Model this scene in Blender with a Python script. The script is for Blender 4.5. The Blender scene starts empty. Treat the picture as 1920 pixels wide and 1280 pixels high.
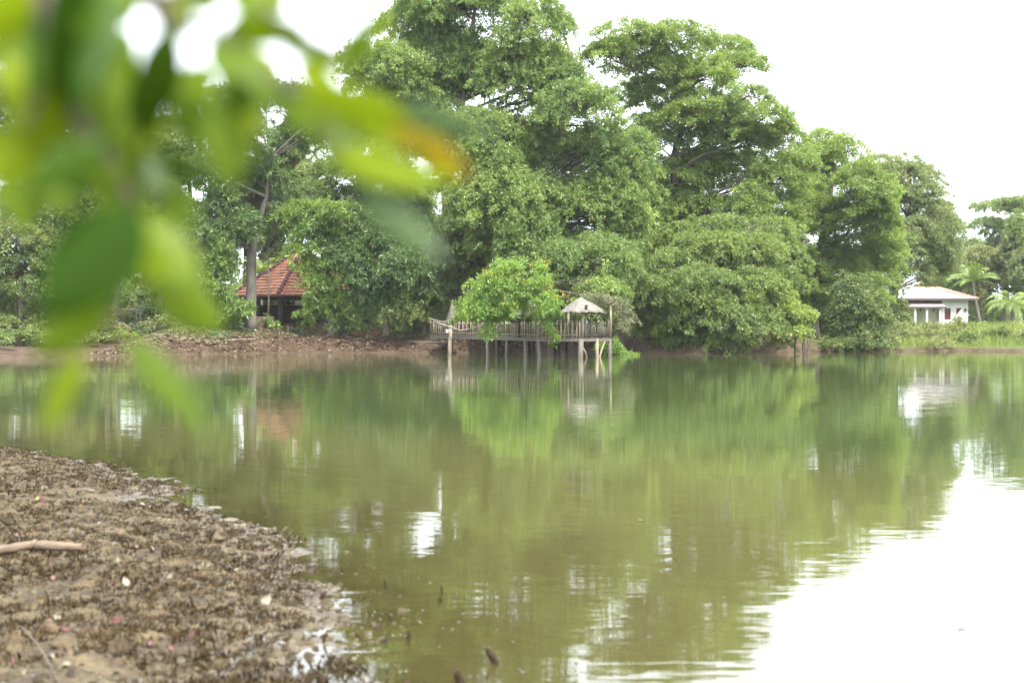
import bpy, math, random
import numpy as np
from mathutils import Vector

random.seed(7)
RNG = np.random.default_rng(11)
scene = bpy.context.scene
COL = scene.collection

# ------------------------------------------------------------------ camera
FPX = 1920 * 50 / 36.0
CAMH = 1.6
PITCH = math.atan(22 / FPX)
cam = bpy.data.cameras.new('camera')
cam.lens = 50
cam.sensor_width = 36
cam.sensor_fit = 'HORIZONTAL'
cam.clip_start = 0.05
cam.clip_end = 5000
cam.dof.use_dof = True
cam.dof.focus_distance = 92
cam.dof.aperture_fstop = 2.9
camo = bpy.data.objects.new('camera', cam)
COL.objects.link(camo)
camo.location = (0, 0, CAMH)
camo.rotation_euler = (math.pi / 2 - PITCH, 0, 0)
scene.camera = camo


def ray(px, py):
    u = (px - 960) / FPX
    v = (640 - py) / FPX
    c, s = math.cos(PITCH), math.sin(PITCH)
    return Vector((u, c + v * s, -s + v * c))


def P(px, py, Y):
    """world point seen at photo pixel (px,py) at distance Y"""
    d = ray(px, py)
    return Vector((0, 0, CAMH)) + d * (Y / d.y)


def G(px, py, z=0.0):
    d = ray(px, py)
    return Vector((0, 0, CAMH)) + d * ((z - CAMH) / d.z)


# ------------------------------------------------------------------ noise
_T = np.random.default_rng(3).random((256, 256))


def vnoise(x, y):
    xi = np.floor(x).astype(int)
    yi = np.floor(y).astype(int)
    fx = x - xi
    fy = y - yi
    fx = fx * fx * (3 - 2 * fx)
    fy = fy * fy * (3 - 2 * fy)
    a = _T[xi & 255, yi & 255]
    b = _T[(xi + 1) & 255, yi & 255]
    c = _T[xi & 255, (yi + 1) & 255]
    d = _T[(xi + 1) & 255, (yi + 1) & 255]
    return (a * (1 - fx) + b * fx) * (1 - fy) + (c * (1 - fx) + d * fx) * fy - 0.5


def fbm(x, y, o=4):
    s, a = 0, 1.0
    for k in range(o):
        s = s + a * vnoise(x * 2 ** k + 17.3 * k, y * 2 ** k + 9.1 * k)
        a *= 0.5
    return s


def sstep(t):
    t = np.clip(t, 0, 1)
    return t * t * (3 - 2 * t)


# ------------------------------------------------------------------ terrain functions
_fs = [(-900, 679), (-300, 676), (0, 674), (150, 668), (330, 664.5), (560, 661), (800, 662), (880, 662), (930, 659.5), (1000, 659),
       (1150, 660), (1220, 663), (1330, 664), (1400, 660), (1500, 660), (1650, 659), (1760, 657.5),
       (1920, 659), (2300, 662), (3000, 664)]
_fsw = [G(a, b) for a, b in _fs]
_FX = np.array([p.x for p in _fsw])
_FY = np.array([p.y for p in _fsw])
_ns = [(535, 1400), (520, 1280), (560, 1200), (575, 1150), (575, 1090), (515, 1040), (425, 985), (350, 950),
       (285, 900), (130, 862), (0, 842), (-200, 818), (-500, 792), (-1500, 760)]
_nsw = [G(a, b) for a, b in _ns]
_NY = np.array([-30.0] + [p.y for p in _nsw])
_NX = np.array([-0.7] + [p.x for p in _nsw])


def near_s(x, y):
    return np.interp(y, _NY, _NX) - x


def near_z(x, y):
    s = near_s(x, y)
    up = 0.055 * (1 - np.exp(-np.maximum(s, 0) / 0.8)) + 0.012 * np.maximum(s, 0)
    dn = 0.055 * np.minimum(s, 0) - 0.006 * np.minimum(s, 0) ** 2
    return np.maximum(up + dn, -1.6)


def far_z(x, y):
    s = y - np.interp(x, _FX, _FY) + 1.2 * vnoise(x * 0.35, y * 0.0 + 3.3) + 0.5 * vnoise(x * 1.3, y * 0.0 + 7.7)
    r = sstep((x - 18) / 8.0)
    left = 1.15 * sstep(s / 2.4) + 0.8 * sstep((s - 1.5) / 7.0)
    right = 0.3 * sstep(s / 1.2) + 1.75 * sstep((s - 1) / 38.0)
    # sandy beach at the far left: gentler
    b = sstep((-22 - x) / 5.0)
    beach = 0.55 * sstep(s / 14.0) + 1.3 * sstep((s - 19) / 8.0)
    l2 = left * (1 - b) + beach * b
    z = l2 * (1 - r) + right * r
    z = z + 0.18 * fbm(x * 0.5, y * 0.5, 3) * sstep(s / 2.0)
    return np.where(s > 0, z, np.maximum(-1.6, 0.13 * s))


def ground_z(x, y):
    x = np.asarray(x, float)
    y = np.asarray(y, float)
    return np.where(y > 50, far_z(x, y), near_z(x, y))


def gz(x, y):
    return float(ground_z(np.array([x]), np.array([y]))[0])


def hit(px, py, y0=74.0, y1=125.0):
    """where the view ray through a pixel meets the far bank"""
    ys_ = np.arange(y0, y1, 0.1)
    d = ray(px, py)
    xs_ = d.x / d.y * ys_
    zs_ = CAMH + d.z / d.y * ys_
    k = np.nonzero(zs_ <= ground_z(xs_, ys_))[0]
    i = k[0] if len(k) else len(ys_) - 1
    return Vector((xs_[i], ys_[i], zs_[i]))


# ------------------------------------------------------------------ materials
def new_mat(name):
    m = bpy.data.materials.new(name)
    m.use_nodes = True
    nt = m.node_tree
    nt.nodes.clear()
    out = nt.nodes.new('ShaderNodeOutputMaterial')
    return m, nt, out


def N(nt, t, **kw):
    n = nt.nodes.new('ShaderNode' + t)
    for k, v in kw.items():
        if k.startswith('i_'):
            n.inputs[k[2:].replace('_', ' ')].default_value = v
        else:
            setattr(n, k, v)
    return n


def rgb(c):
    return (c[0], c[1], c[2], 1.0)


def ramp(nt, stops):
    r = N(nt, 'ValToRGB')
    e = r.color_ramp.elements
    while len(e) < len(stops):
        e.new(0.5)
    for i, (p, c) in enumerate(stops):
        e[i].position = p
        e[i].color = rgb(c)
    return r


def surf_mat(name, stops, scale=3.0, rough=0.8, bump=0.0, stretch=(1, 1, 1), detail=6.0, bscale=None, spec=0.3, obj=True):
    """noise-driven colour over stops, optional bump"""
    m, nt, out = new_mat(name)
    b = N(nt, 'BsdfPrincipled')
    b.inputs['Roughness'].default_value = rough
    b.inputs['Specular IOR Level'].default_value = spec
    tc = N(nt, 'TexCoord')
    mp = N(nt, 'Mapping')
    mp.inputs['Scale'].default_value = stretch
    nt.links.new(tc.outputs['Object'], mp.inputs['Vector'])
    no = N(nt, 'TexNoise')
    no.inputs['Scale'].default_value = scale
    no.inputs['Detail'].default_value = detail
    no.inputs['Roughness'].default_value = 0.65
    nt.links.new(mp.outputs[0], no.inputs['Vector'])
    r = ramp(nt, stops)
    nt.links.new(no.outputs['Fac'], r.inputs[0])
    nt.links.new(r.outputs[0], b.inputs['Base Color'])
    if bump > 0:
        n2 = N(nt, 'TexNoise')
        n2.inputs['Scale'].default_value = bscale or scale * 3
        n2.inputs['Detail'].default_value = 5
        nt.links.new(mp.outputs[0], n2.inputs['Vector'])
        bp = N(nt, 'Bump')
        bp.inputs['Distance'].default_value = bump
        bp.inputs['Strength'].default_value = 1.0
        nt.links.new(n2.outputs['Fac'], bp.inputs['Height'])
        nt.links.new(bp.outputs[0], b.inputs['Normal'])
    nt.links.new(b.outputs[0], out.inputs[0])
    return m


def leaf_mat(name, dark, light, trans=0.35, gloss=0.022, tcol=None, third=None):
    """leaves: per leaf 'tint' picks the colour between dark and light (and a rare third colour)"""
    m, nt, out = new_mat(name)
    at = N(nt, 'Attribute')
    at.attribute_name = 'tint'
    st = [(0.0, dark), (1.0, light)]
    if third:
        st = [(0.0, dark), (0.9, light), (0.96, third)]
    r = ramp(nt, st)
    nt.links.new(at.outputs['Fac'], r.inputs[0])
    d = N(nt, 'BsdfDiffuse')
    t = N(nt, 'BsdfTranslucent')
    nt.links.new(r.outputs[0], d.inputs['Color'])
    mul = N(nt, 'Mix', data_type='RGBA', blend_type='MULTIPLY')
    mul.inputs[0].default_value = 1.0
    nt.links.new(r.outputs[0], mul.inputs[6])
    mul.inputs[7].default_value = rgb(tcol or (1.5, 1.45, 0.8))
    nt.links.new(mul.outputs[2], t.inputs['Color'])
    ms = N(nt, 'MixShader')
    ms.inputs[0].default_value = trans
    nt.links.new(d.outputs[0], ms.inputs[1])
    nt.links.new(t.outputs[0], ms.inputs[2])
    g = N(nt, 'BsdfGlossy')
    g.inputs['Roughness'].default_value = 0.38
    g.inputs['Color'].default_value = (0.9, 0.95, 1, 1)
    m2 = N(nt, 'MixShader')
    m2.inputs[0].default_value = gloss
    nt.links.new(ms.outputs[0], m2.inputs[1])
    nt.links.new(g.outputs[0], m2.inputs[2])
    nt.links.new(m2.outputs[0], out.inputs[0])
    return m


M = {}
M['bark'] = surf_mat('bark', [(0.3, (0.070, 0.055, 0.043)), (0.7, (0.220, 0.190, 0.150))], 3, 0.9, 0.03, (1, 1, 0.3))
M['bark_pale'] = surf_mat('bark_pale', [(0.3, (0.084, 0.074, 0.061)), (0.7, (0.178, 0.163, 0.137))], 2.5, 0.9, 0.03, (1, 1, 0.4))
M['twig'] = surf_mat('twig', [(0.3, (0.060, 0.048, 0.039)), (0.7, (0.156, 0.132, 0.108))], 5, 0.9)
M['wood_grey'] = surf_mat('weathered_wood', [(0.25, (0.071, 0.059, 0.047)), (0.55, (0.140, 0.124, 0.103)), (0.8, (0.215, 0.196, 0.168))], 4, 0.85, 0.01, (6, 6, 0.7))
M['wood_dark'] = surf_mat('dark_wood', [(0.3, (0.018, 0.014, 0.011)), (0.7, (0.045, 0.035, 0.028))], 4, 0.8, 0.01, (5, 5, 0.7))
M['wood_pale'] = surf_mat('pale_peeled_wood', [(0.3, (0.190, 0.150, 0.104)), (0.7, (0.331, 0.276, 0.209))], 4, 0.8, 0.01, (5, 5, 0.6))
M['thatch'] = surf_mat('palm_thatch', [(0.25, (0.100, 0.085, 0.067)), (0.5, (0.210, 0.190, 0.161)), (0.8, (0.310, 0.293, 0.259))], 5, 0.9, 0.02, (4, 4, 0.8))
M['plaster'] = surf_mat('white_plaster', [(0.3, (0.435, 0.440, 0.440)), (0.8, (0.509, 0.509, 0.503))], 0.9, 0.8)
M['plaster_cream'] = surf_mat('cream_plaster', [(0.3, (0.465, 0.439, 0.359)), (0.8, (0.540, 0.512, 0.428))], 0.9, 0.8)
M['sheet_roof'] = surf_mat('pale_sheet_roof', [(0.3, (0.279, 0.256, 0.246)), (0.8, (0.385, 0.371, 0.362))], 1.2, 0.45, 0, (1, 1, 1))
M['fascia'] = surf_mat('brown_fascia', [(0.3, (0.06, 0.04, 0.035)), (0.8, (0.11, 0.08, 0.07))], 2, 0.7)
M['redwood'] = surf_mat('red_brown_timber', [(0.3, (0.10, 0.03, 0.022)), (0.8, (0.18, 0.06, 0.045))], 3, 0.5)
M['stone'] = surf_mat('stone', [(0.3, (0.073, 0.052, 0.034)), (0.55, (0.137, 0.106, 0.072)), (0.8, (0.197, 0.157, 0.113))], 2.5, 0.9, 0.03)
M['ridge_tile'] = surf_mat('mauve_ridge_tile', [(0.3, (0.160, 0.061, 0.076)), (0.8, (0.288, 0.137, 0.160))], 4, 0.85)
M['hose'] = surf_mat('green_hose', [(0.3, (0.030, 0.114, 0.090)), (0.8, (0.054, 0.168, 0.132))], 4, 0.5)
M['whiteplastic'] = surf_mat('white_plastic', [(0.3, (0.7, 0.7, 0.7)), (0.8, (0.8, 0.8, 0.8))], 4, 0.4)
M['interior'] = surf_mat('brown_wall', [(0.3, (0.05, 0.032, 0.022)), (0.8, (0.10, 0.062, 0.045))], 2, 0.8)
M['earth'] = surf_mat('earth_heap', [(0.3, (0.072, 0.036, 0.022)), (0.7, (0.132, 0.072, 0.047))], 4, 0.95, 0.05)
M['metal_pole'] = surf_mat('mossy_pole', [(0.3, (0.09, 0.085, 0.06)), (0.7, (0.20, 0.18, 0.13))], 6, 0.8)
M['litter'] = leaf_mat('dry_leaf', (0.09, 0.055, 0.035), (0.36, 0.27, 0.19), 0.15, 0.03, (1.2, 1, 0.8))
M['flower_yellow'] = leaf_mat('yellow_blossom', (0.36, 0.30, 0.03), (0.48, 0.42, 0.06), 0.35, 0.02, (1.1, 1.05, 0.8))


def tile_mat():
    m, nt, out = new_mat('terracotta_tile')
    b = N(nt, 'BsdfPrincipled')
    b.inputs['Roughness'].default_value = 0.85
    tc = N(nt, 'TexCoord')
    no = N(nt, 'TexNoise')
    no.inputs['Scale'].default_value = 1.3
    no.inputs['Detail'].default_value = 4
    vo = N(nt, 'TexVoronoi')
    vo.inputs['Scale'].default_value = 3.2
    nt.links.new(tc.outputs['Object'], no.inputs['Vector'])
    nt.links.new(tc.outputs['Object'], vo.inputs['Vector'])
    r = ramp(nt, [(0.25, (0.34, 0.125, 0.072)), (0.5, (0.54, 0.245, 0.155)), (0.8, (0.66, 0.37, 0.26))])
    ad = N(nt, 'Math', operation='MULTIPLY_ADD')
    nt.links.new(vo.outputs['Color'], ad.inputs[0])
    ad.inputs[1].default_value = 0.35
    nt.links.new(no.outputs['Fac'], ad.inputs[2])
    s = N(nt, 'Math', operation='SUBTRACT')
    s.inputs[1].default_value = 0.17
    nt.links.new(ad.outputs[0], s.inputs[0])
    nt.links.new(s.outputs[0], r.inputs[0])
    nt.links.new(r.outputs[0], b.inputs['Base Color'])
    nt.links.new(b.outputs[0], out.inputs[0])
    return m


M['tile'] = tile_mat()

# leaf palettes
M['lf_fig'] = leaf_mat('fig_leaf', (0.122, 0.199, 0.070), (0.287, 0.363, 0.108), 0.44)
M['lf_rain'] = leaf_mat('rain_tree_leaf', (0.130, 0.201, 0.066), (0.286, 0.363, 0.096), 0.46)
M['lf_rain2'] = leaf_mat('drooping_leaf', (0.115, 0.168, 0.063), (0.244, 0.288, 0.083), 0.40)
M['lf_olive'] = leaf_mat('olive_leaf', (0.140, 0.193, 0.084), (0.285, 0.323, 0.146), 0.44)
M['lf_mango'] = leaf_mat('mango_leaf', (0.067, 0.127, 0.051), (0.166, 0.240, 0.065), 0.36, 0.035)
M['lf_mango2'] = leaf_mat('young_mango_leaf', (0.107, 0.186, 0.053), (0.246, 0.342, 0.074), 0.40, 0.03)
M['lf_feather'] = leaf_mat('feathery_leaf', (0.104, 0.172, 0.069), (0.252, 0.305, 0.104), 0.44)
M['lf_lime'] = leaf_mat('lime_leaf', (0.200, 0.272, 0.076), (0.329, 0.397, 0.104), 0.42)
M['lf_yellow'] = leaf_mat('bright_acacia_leaf', (0.127, 0.232, 0.060), (0.279, 0.384, 0.078), 0.46)
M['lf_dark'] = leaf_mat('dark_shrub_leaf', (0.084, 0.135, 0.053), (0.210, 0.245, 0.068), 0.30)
M['lf_shrub'] = leaf_mat('shrub_leaf', (0.144, 0.188, 0.084), (0.303, 0.311, 0.130), 0.40)
M['lf_grass'] = leaf_mat('grass_blade', (0.10, 0.150, 0.035), (0.27, 0.30, 0.085), 0.36)
M['lf_lawn'] = leaf_mat('lawn_blade', (0.055, 0.100, 0.024), (0.13, 0.18, 0.045), 0.30)
M['lf_palm'] = leaf_mat('palm_leaflet', (0.116, 0.185, 0.039), (0.298, 0.367, 0.096), 0.34, 0.04)
M['lf_teal'] = leaf_mat('blue_green_blade', (0.049, 0.095, 0.065), (0.107, 0.171, 0.119), 0.2, 0.08)
M['lf_dry'] = leaf_mat('dry_grey_leaf', (0.11, 0.125, 0.065), (0.25, 0.25, 0.155), 0.3)


M['lf_rain_shaded'] = M['lf_rain'].copy()  # rain tree leaf copied darker: shade in the colour to offset the sunlit look
M['lf_rain_shaded'].name = 'rain_tree_leaf_shaded'
for n_ in M['lf_rain_shaded'].node_tree.nodes:
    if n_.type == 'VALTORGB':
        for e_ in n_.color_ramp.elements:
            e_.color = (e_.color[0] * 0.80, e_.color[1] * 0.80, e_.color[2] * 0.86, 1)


# ------------------------------------------------------------------ object helpers
def tag(o, label=None, cat=None, group=None, kind=None):
    if label:
        o['label'] = label
    if cat:
        o['category'] = cat
    if group:
        o['group'] = group
    if kind:
        o['kind'] = kind
    return o


def thing(name, loc, label, cat, group=None):
    o = bpy.data.objects.new(name, None)
    o.empty_display_size = 0.3
    o.location = loc
    COL.objects.link(o)
    return tag(o, label, cat, group)


def link(name, me, parent=None, mat=None, loc=None):
    o = bpy.data.objects.new(name, me)
    COL.objects.link(o)
    if mat is not None and not me.materials:
        me.materials.append(mat)
    if parent is not None:
        o.parent = parent
    if loc is not None:
        o.location = loc
    return o


def np_mesh(name, verts, faces, k=4, smooth=False, tint=None):
    """verts (n,3), faces (m,k) arrays"""
    me = bpy.data.meshes.new(name)
    verts = np.ascontiguousarray(verts, dtype=np.float32)
    faces = np.ascontiguousarray(faces, dtype=np.int32)
    me.vertices.add(len(verts))
    me.vertices.foreach_set('co', verts.ravel())
    me.loops.add(faces.size)
    me.loops.foreach_set('vertex_index', faces.ravel())
    me.polygons.add(len(faces))
    me.polygons.foreach_set('loop_start', np.arange(0, faces.size, k, dtype=np.int32))
    me.polygons.foreach_set('use_smooth', np.full(len(faces), smooth, dtype=bool))
    if tint is not None:
        a = me.attributes.new('tint', 'FLOAT', 'FACE')
        a.data.foreach_set('value', np.ascontiguousarray(tint, dtype=np.float32))
    me.update(calc_edges=True)
    return me


class MB:
    """collects shapes, links them as one mesh object"""

    def __init__(self):
        self.v = []
        self.f = []
        self.sm = []

    def quad(self, a, b, c, d):
        n = len(self.v)
        self.v += [tuple(a), tuple(b), tuple(c), tuple(d)]
        self.f.append((n, n + 1, n + 2, n + 3))
        self.sm.append(False)

    def tri(self, a, b, c):
        n = len(self.v)
        self.v += [tuple(a), tuple(b), tuple(c)]
        self.f.append((n, n + 1, n + 2))
        self.sm.append(False)

    def hexa(self, p):
        """8 points: bottom loop 0-3, top loop 4-7"""
        n = len(self.v)
        self.v += [tuple(q) for q in p]
        for f in ((3, 2, 1, 0), (4, 5, 6, 7), (0, 1, 5, 4), (1, 2, 6, 5), (2, 3, 7, 6), (3, 0, 4, 7)):
            self.f.append(tuple(n + i for i in f))
            self.sm.append(False)

    def box(self, c, sx, sy, sz, ang=0.0):
        ca, sa = math.cos(ang), math.sin(ang)
        pts = []
        for z in (-0.5, 0.5):
            for x, y in ((-0.5, -0.5), (0.5, -0.5), (0.5, 0.5), (-0.5, 0.5)):
                X, Y = x * sx, y * sy
                pts.append((c[0] + X * ca - Y * sa, c[1] + X * sa + Y * ca, c[2] + z * sz))
        self.hexa(pts)

    def beam(self, a, b, w, h):
        """box bar from a to b, w wide horizontally, h high"""
        a = Vector(a)
        b = Vector(b)
        d = (b - a).normalized()
        s = d.cross(Vector((0, 0, 1)))
        if s.length < 1e-3:
            s = Vector((1, 0, 0))
        s.normalize()
        u = s.cross(d).normalized()
        s *= w / 2
        u *= h / 2
        self.hexa([a - s - u, b - s - u, b + s - u, a + s - u, a - s + u, b - s + u, b + s + u, a + s + u])

    def tube(self, pts, rad, sides=6, cap=True, wob=0.0):
        pts = [Vector(p) for p in pts]
        n0 = len(self.v)
        ref = Vector((0.31, 0.17, 0.93))
        for i, p in enumerate(pts):
            if i == 0:
                d = pts[1] - p
            elif i == len(pts) - 1:
                d = p - pts[i - 1]
            else:
                d = pts[i + 1] - pts[i - 1]
            d.normalize()
            s = d.cross(ref)
            if s.length < 0.1:
                s = d.cross(Vector((1, 0, 0)))
            s.normalize()
            u = s.cross(d)
            r = rad[i]
            for k in range(sides):
                a = 2 * math.pi * k / sides
                rr = r * (1 + wob * (random.random() - 0.5))
                self.v.append(tuple(p + (s * math.cos(a) + u * math.sin(a)) * rr))
        for i in range(len(pts) - 1):
            for k in range(sides):
                a = n0 + i * sides + k
                b = n0 + i * sides + (k + 1) % sides
                self.f.append((a, b, b + sides, a + sides))
                self.sm.append(True)
        if cap:
            self.f.append(tuple(n0 + sides - 1 - k for k in range(sides)))
            self.sm.append(False)
            e = n0 + (len(pts) - 1) * sides
            self.f.append(tuple(e + k for k in range(sides)))
            self.sm.append(False)

    def mesh(self, name, off=(0, 0, 0)):
        me = bpy.data.meshes.new(name)
        o = off
        me.from_pydata([(x - o[0], y - o[1], z - o[2]) for x, y, z in self.v], [], self.f)
        me.polygons.foreach_set('use_smooth', self.sm)
        me.update()
        return me

    def build(self, name, mat, parent=None):
        """verts are in world space; made local to the parent (or to their own base)"""
        if parent is not None:
            return link(name, self.mesh(name, parent.location), parent, mat)
        a = np.array(self.v)
        off = (a[:, 0].mean(), a[:, 1].mean(), a[:, 2].min())
        return link(name, self.mesh(name, off), None, mat, off)


def curve_pts(a, b, n=5, lift=0.15, jit=0.1):
    """gently bent path from a to b"""
    a = Vector(a)
    b = Vector(b)
    L = (b - a).length
    m = (a + b) / 2 + Vector((0, 0, lift * L)) + Vector((random.uniform(-1, 1), random.uniform(-1, 1), random.uniform(-1, 1))) * jit * L
    r = []
    for i in range(n):
        t = i / (n - 1)
        r.append(a * (1 - t) ** 2 + m * 2 * t * (1 - t) + b * t * t)
    return r


def unit(a):
    return a / np.maximum(np.linalg.norm(a, axis=-1, keepdims=True), 1e-6)


# ------------------------------------------------------------------ foliage
def leaf_quads(base, dirs, L, asp, rng, up_bias=0.7, sag=0.12):
    n = len(base)
    up = np.zeros((n, 3))
    up[:, 2] = 1
    nn = up * up_bias + rng.normal(size=(n, 3)) * 0.45
    side = unit(np.cross(dirs, nn))
    w = (L * asp)[:, None] * 0.5
    Lc = L[:, None]
    mid = base + dirs * Lc * 0.45
    tip = base + dirs * Lc
    tip[:, 2] -= L * sag
    v = np.empty((n, 4, 3))
    v[:, 0] = base
    v[:, 1] = mid + side * w
    v[:, 2] = tip
    v[:, 3] = mid - side * w
    return v.reshape(-1, 3), np.arange(n * 4).reshape(-1, 4)


ST = {
    'fig':     dict(L=0.19, asp=0.42, pad=0.54, flat=0.66, lai=1.7, spr=9, droop=0.45, pads=1.75),
    'rain':    dict(L=0.175, asp=0.46, pad=0.64, flat=0.36, lai=1.7, spr=10, droop=0.12, pads=1.5),
    'droop':   dict(L=0.20, asp=0.40, pad=0.58, flat=0.6, lai=1.7, spr=10, droop=0.50, pads=1.8),
    'mango':   dict(L=0.31, asp=0.24, pad=0.50, flat=0.65, lai=1.7, spr=11, droop=0.40, pads=1.9),
    'feather': dict(L=0.18, asp=0.40, pad=0.58, flat=0.45, lai=1.5, spr=12, droop=0.20, pads=1.5),
    'shrub':   dict(L=0.17, asp=0.45, pad=0.50, flat=0.65, lai=1.7, spr=9, droop=0.15, pads=1.9),
    'wispy':   dict(L=0.20, asp=0.40, pad=0.66, flat=0.32, lai=1.2, spr=10, droop=0.10, pads=1.3),
}


def crown_from_lobes(lobes, st, rng, dens=1.0, leaf=1.0):
    """lobes: (n,6) centre + radii. Returns leaf verts, faces, tints, and the pads of each lobe."""
    pc, pr, po, pt, owner = [], [], [], [], []
    for i, lb in enumerate(lobes):
        c, r = lb[:3], lb[3:]
        area = 4 * math.pi * ((r[0] * r[1]) ** 1.6 / 3 + (r[0] * r[2]) ** 1.6 / 3 + (r[1] * r[2]) ** 1.6 / 3) ** (1 / 1.6)
        n = max(4, int(area * st['pads'] * dens / (math.pi * st['pad'] ** 2) * 1.25))
        d = unit(rng.normal(size=(n, 3)))
        d[:, 2] = np.where((d[:, 2] < -0.35) & (rng.random(n) < 0.6), -d[:, 2], d[:, 2])
        rad = 0.50 + 0.56 * rng.random(n) ** 0.75
        stray = rng.random(n) < 0.16
        rad = np.where(stray, rad * 1.2, rad)
        p = c + d * r * rad[:, None]
        pc.append(p)
        po.append(d)
        pr.append(st['pad'] * rng.uniform(0.5, 1.2, n) * min(1.0, 0.45 + 0.4 * r.min()) * np.where(stray, 0.65, 1))
        lobe_t = rng.normal(0, 0.10)
        pt.append(np.clip(0.48 + lobe_t + rng.normal(0, 0.16, n), 0, 1))
        owner.append(np.full(n, i))
    pc = np.concatenate(pc)
    po = np.concatenate(po)
    pr = np.concatenate(pr)
    pt = np.concatenate(pt)
    owner = np.concatenate(owner)
    L0 = st['L'] * leaf
    larea = 0.5 * L0 * L0 * st['asp']
    ns = np.maximum(3, (math.pi * pr ** 2 * st['lai'] / larea / st['spr'])).astype(int)
    ip = np.repeat(np.arange(len(pc)), ns)
    m = len(ip)
    ang = rng.random(m) * 2 * math.pi
    rho = np.sqrt(rng.random(m))
    x = np.cos(ang) * rho
    y = np.sin(ang) * rho
    # irregular outline: radius changes with angle, per pad
    ph = rng.random((len(pc), 2)) * 6.28
    irr = 1 + 0.28 * np.sin(2 * ang + ph[ip, 0]) + 0.22 * np.sin(3 * ang + ph[ip, 1])
    x *= irr
    y *= irr
    z = (rng.normal(0, 0.45, m) - 0.9 * rho ** 2 + 0.35) * st['flat']
    # tilt each pad a little to face outwards
    loc = np.stack([x, y, z], 1) * pr[ip][:, None]
    tilt = po[ip][:, :2] * (0.55 + 0.35 * st['flat'])
    loc[:, 2] -= (loc[:, 0] * tilt[:, 0] + loc[:, 1] * tilt[:, 1])
    sp = pc[ip] + loc
    ax = unit(np.stack([x, y, np.full(m, 0.35)], 1) + po[ip] * 0.5 + rng.normal(size=(m, 3)) * 0.4)
    k = st['spr']
    sp2 = np.repeat(sp, k, 0)
    ax2 = np.repeat(ax, k, 0)
    n = len(sp2)
    d = ax2 * 0.55 + unit(rng.normal(size=(n, 3))) * 0.85
    d[:, 2] -= st['droop']
    d = unit(d)
    L = L0 * rng.uniform(0.65, 1.3, n)
    base = sp2 + rng.normal(size=(n, 3)) * 0.12 * st['pad']
    v, f = leaf_quads(base, d, L, st['asp'], rng)
    sprt = rng.normal(0, 0.10, m)
    t = np.clip(pt[ip][np.repeat(np.arange(m), k)] + np.repeat(sprt, k) + rng.normal(0, 0.12, n), 0, 1)
    return v, f, t, (pc, owner)


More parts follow.
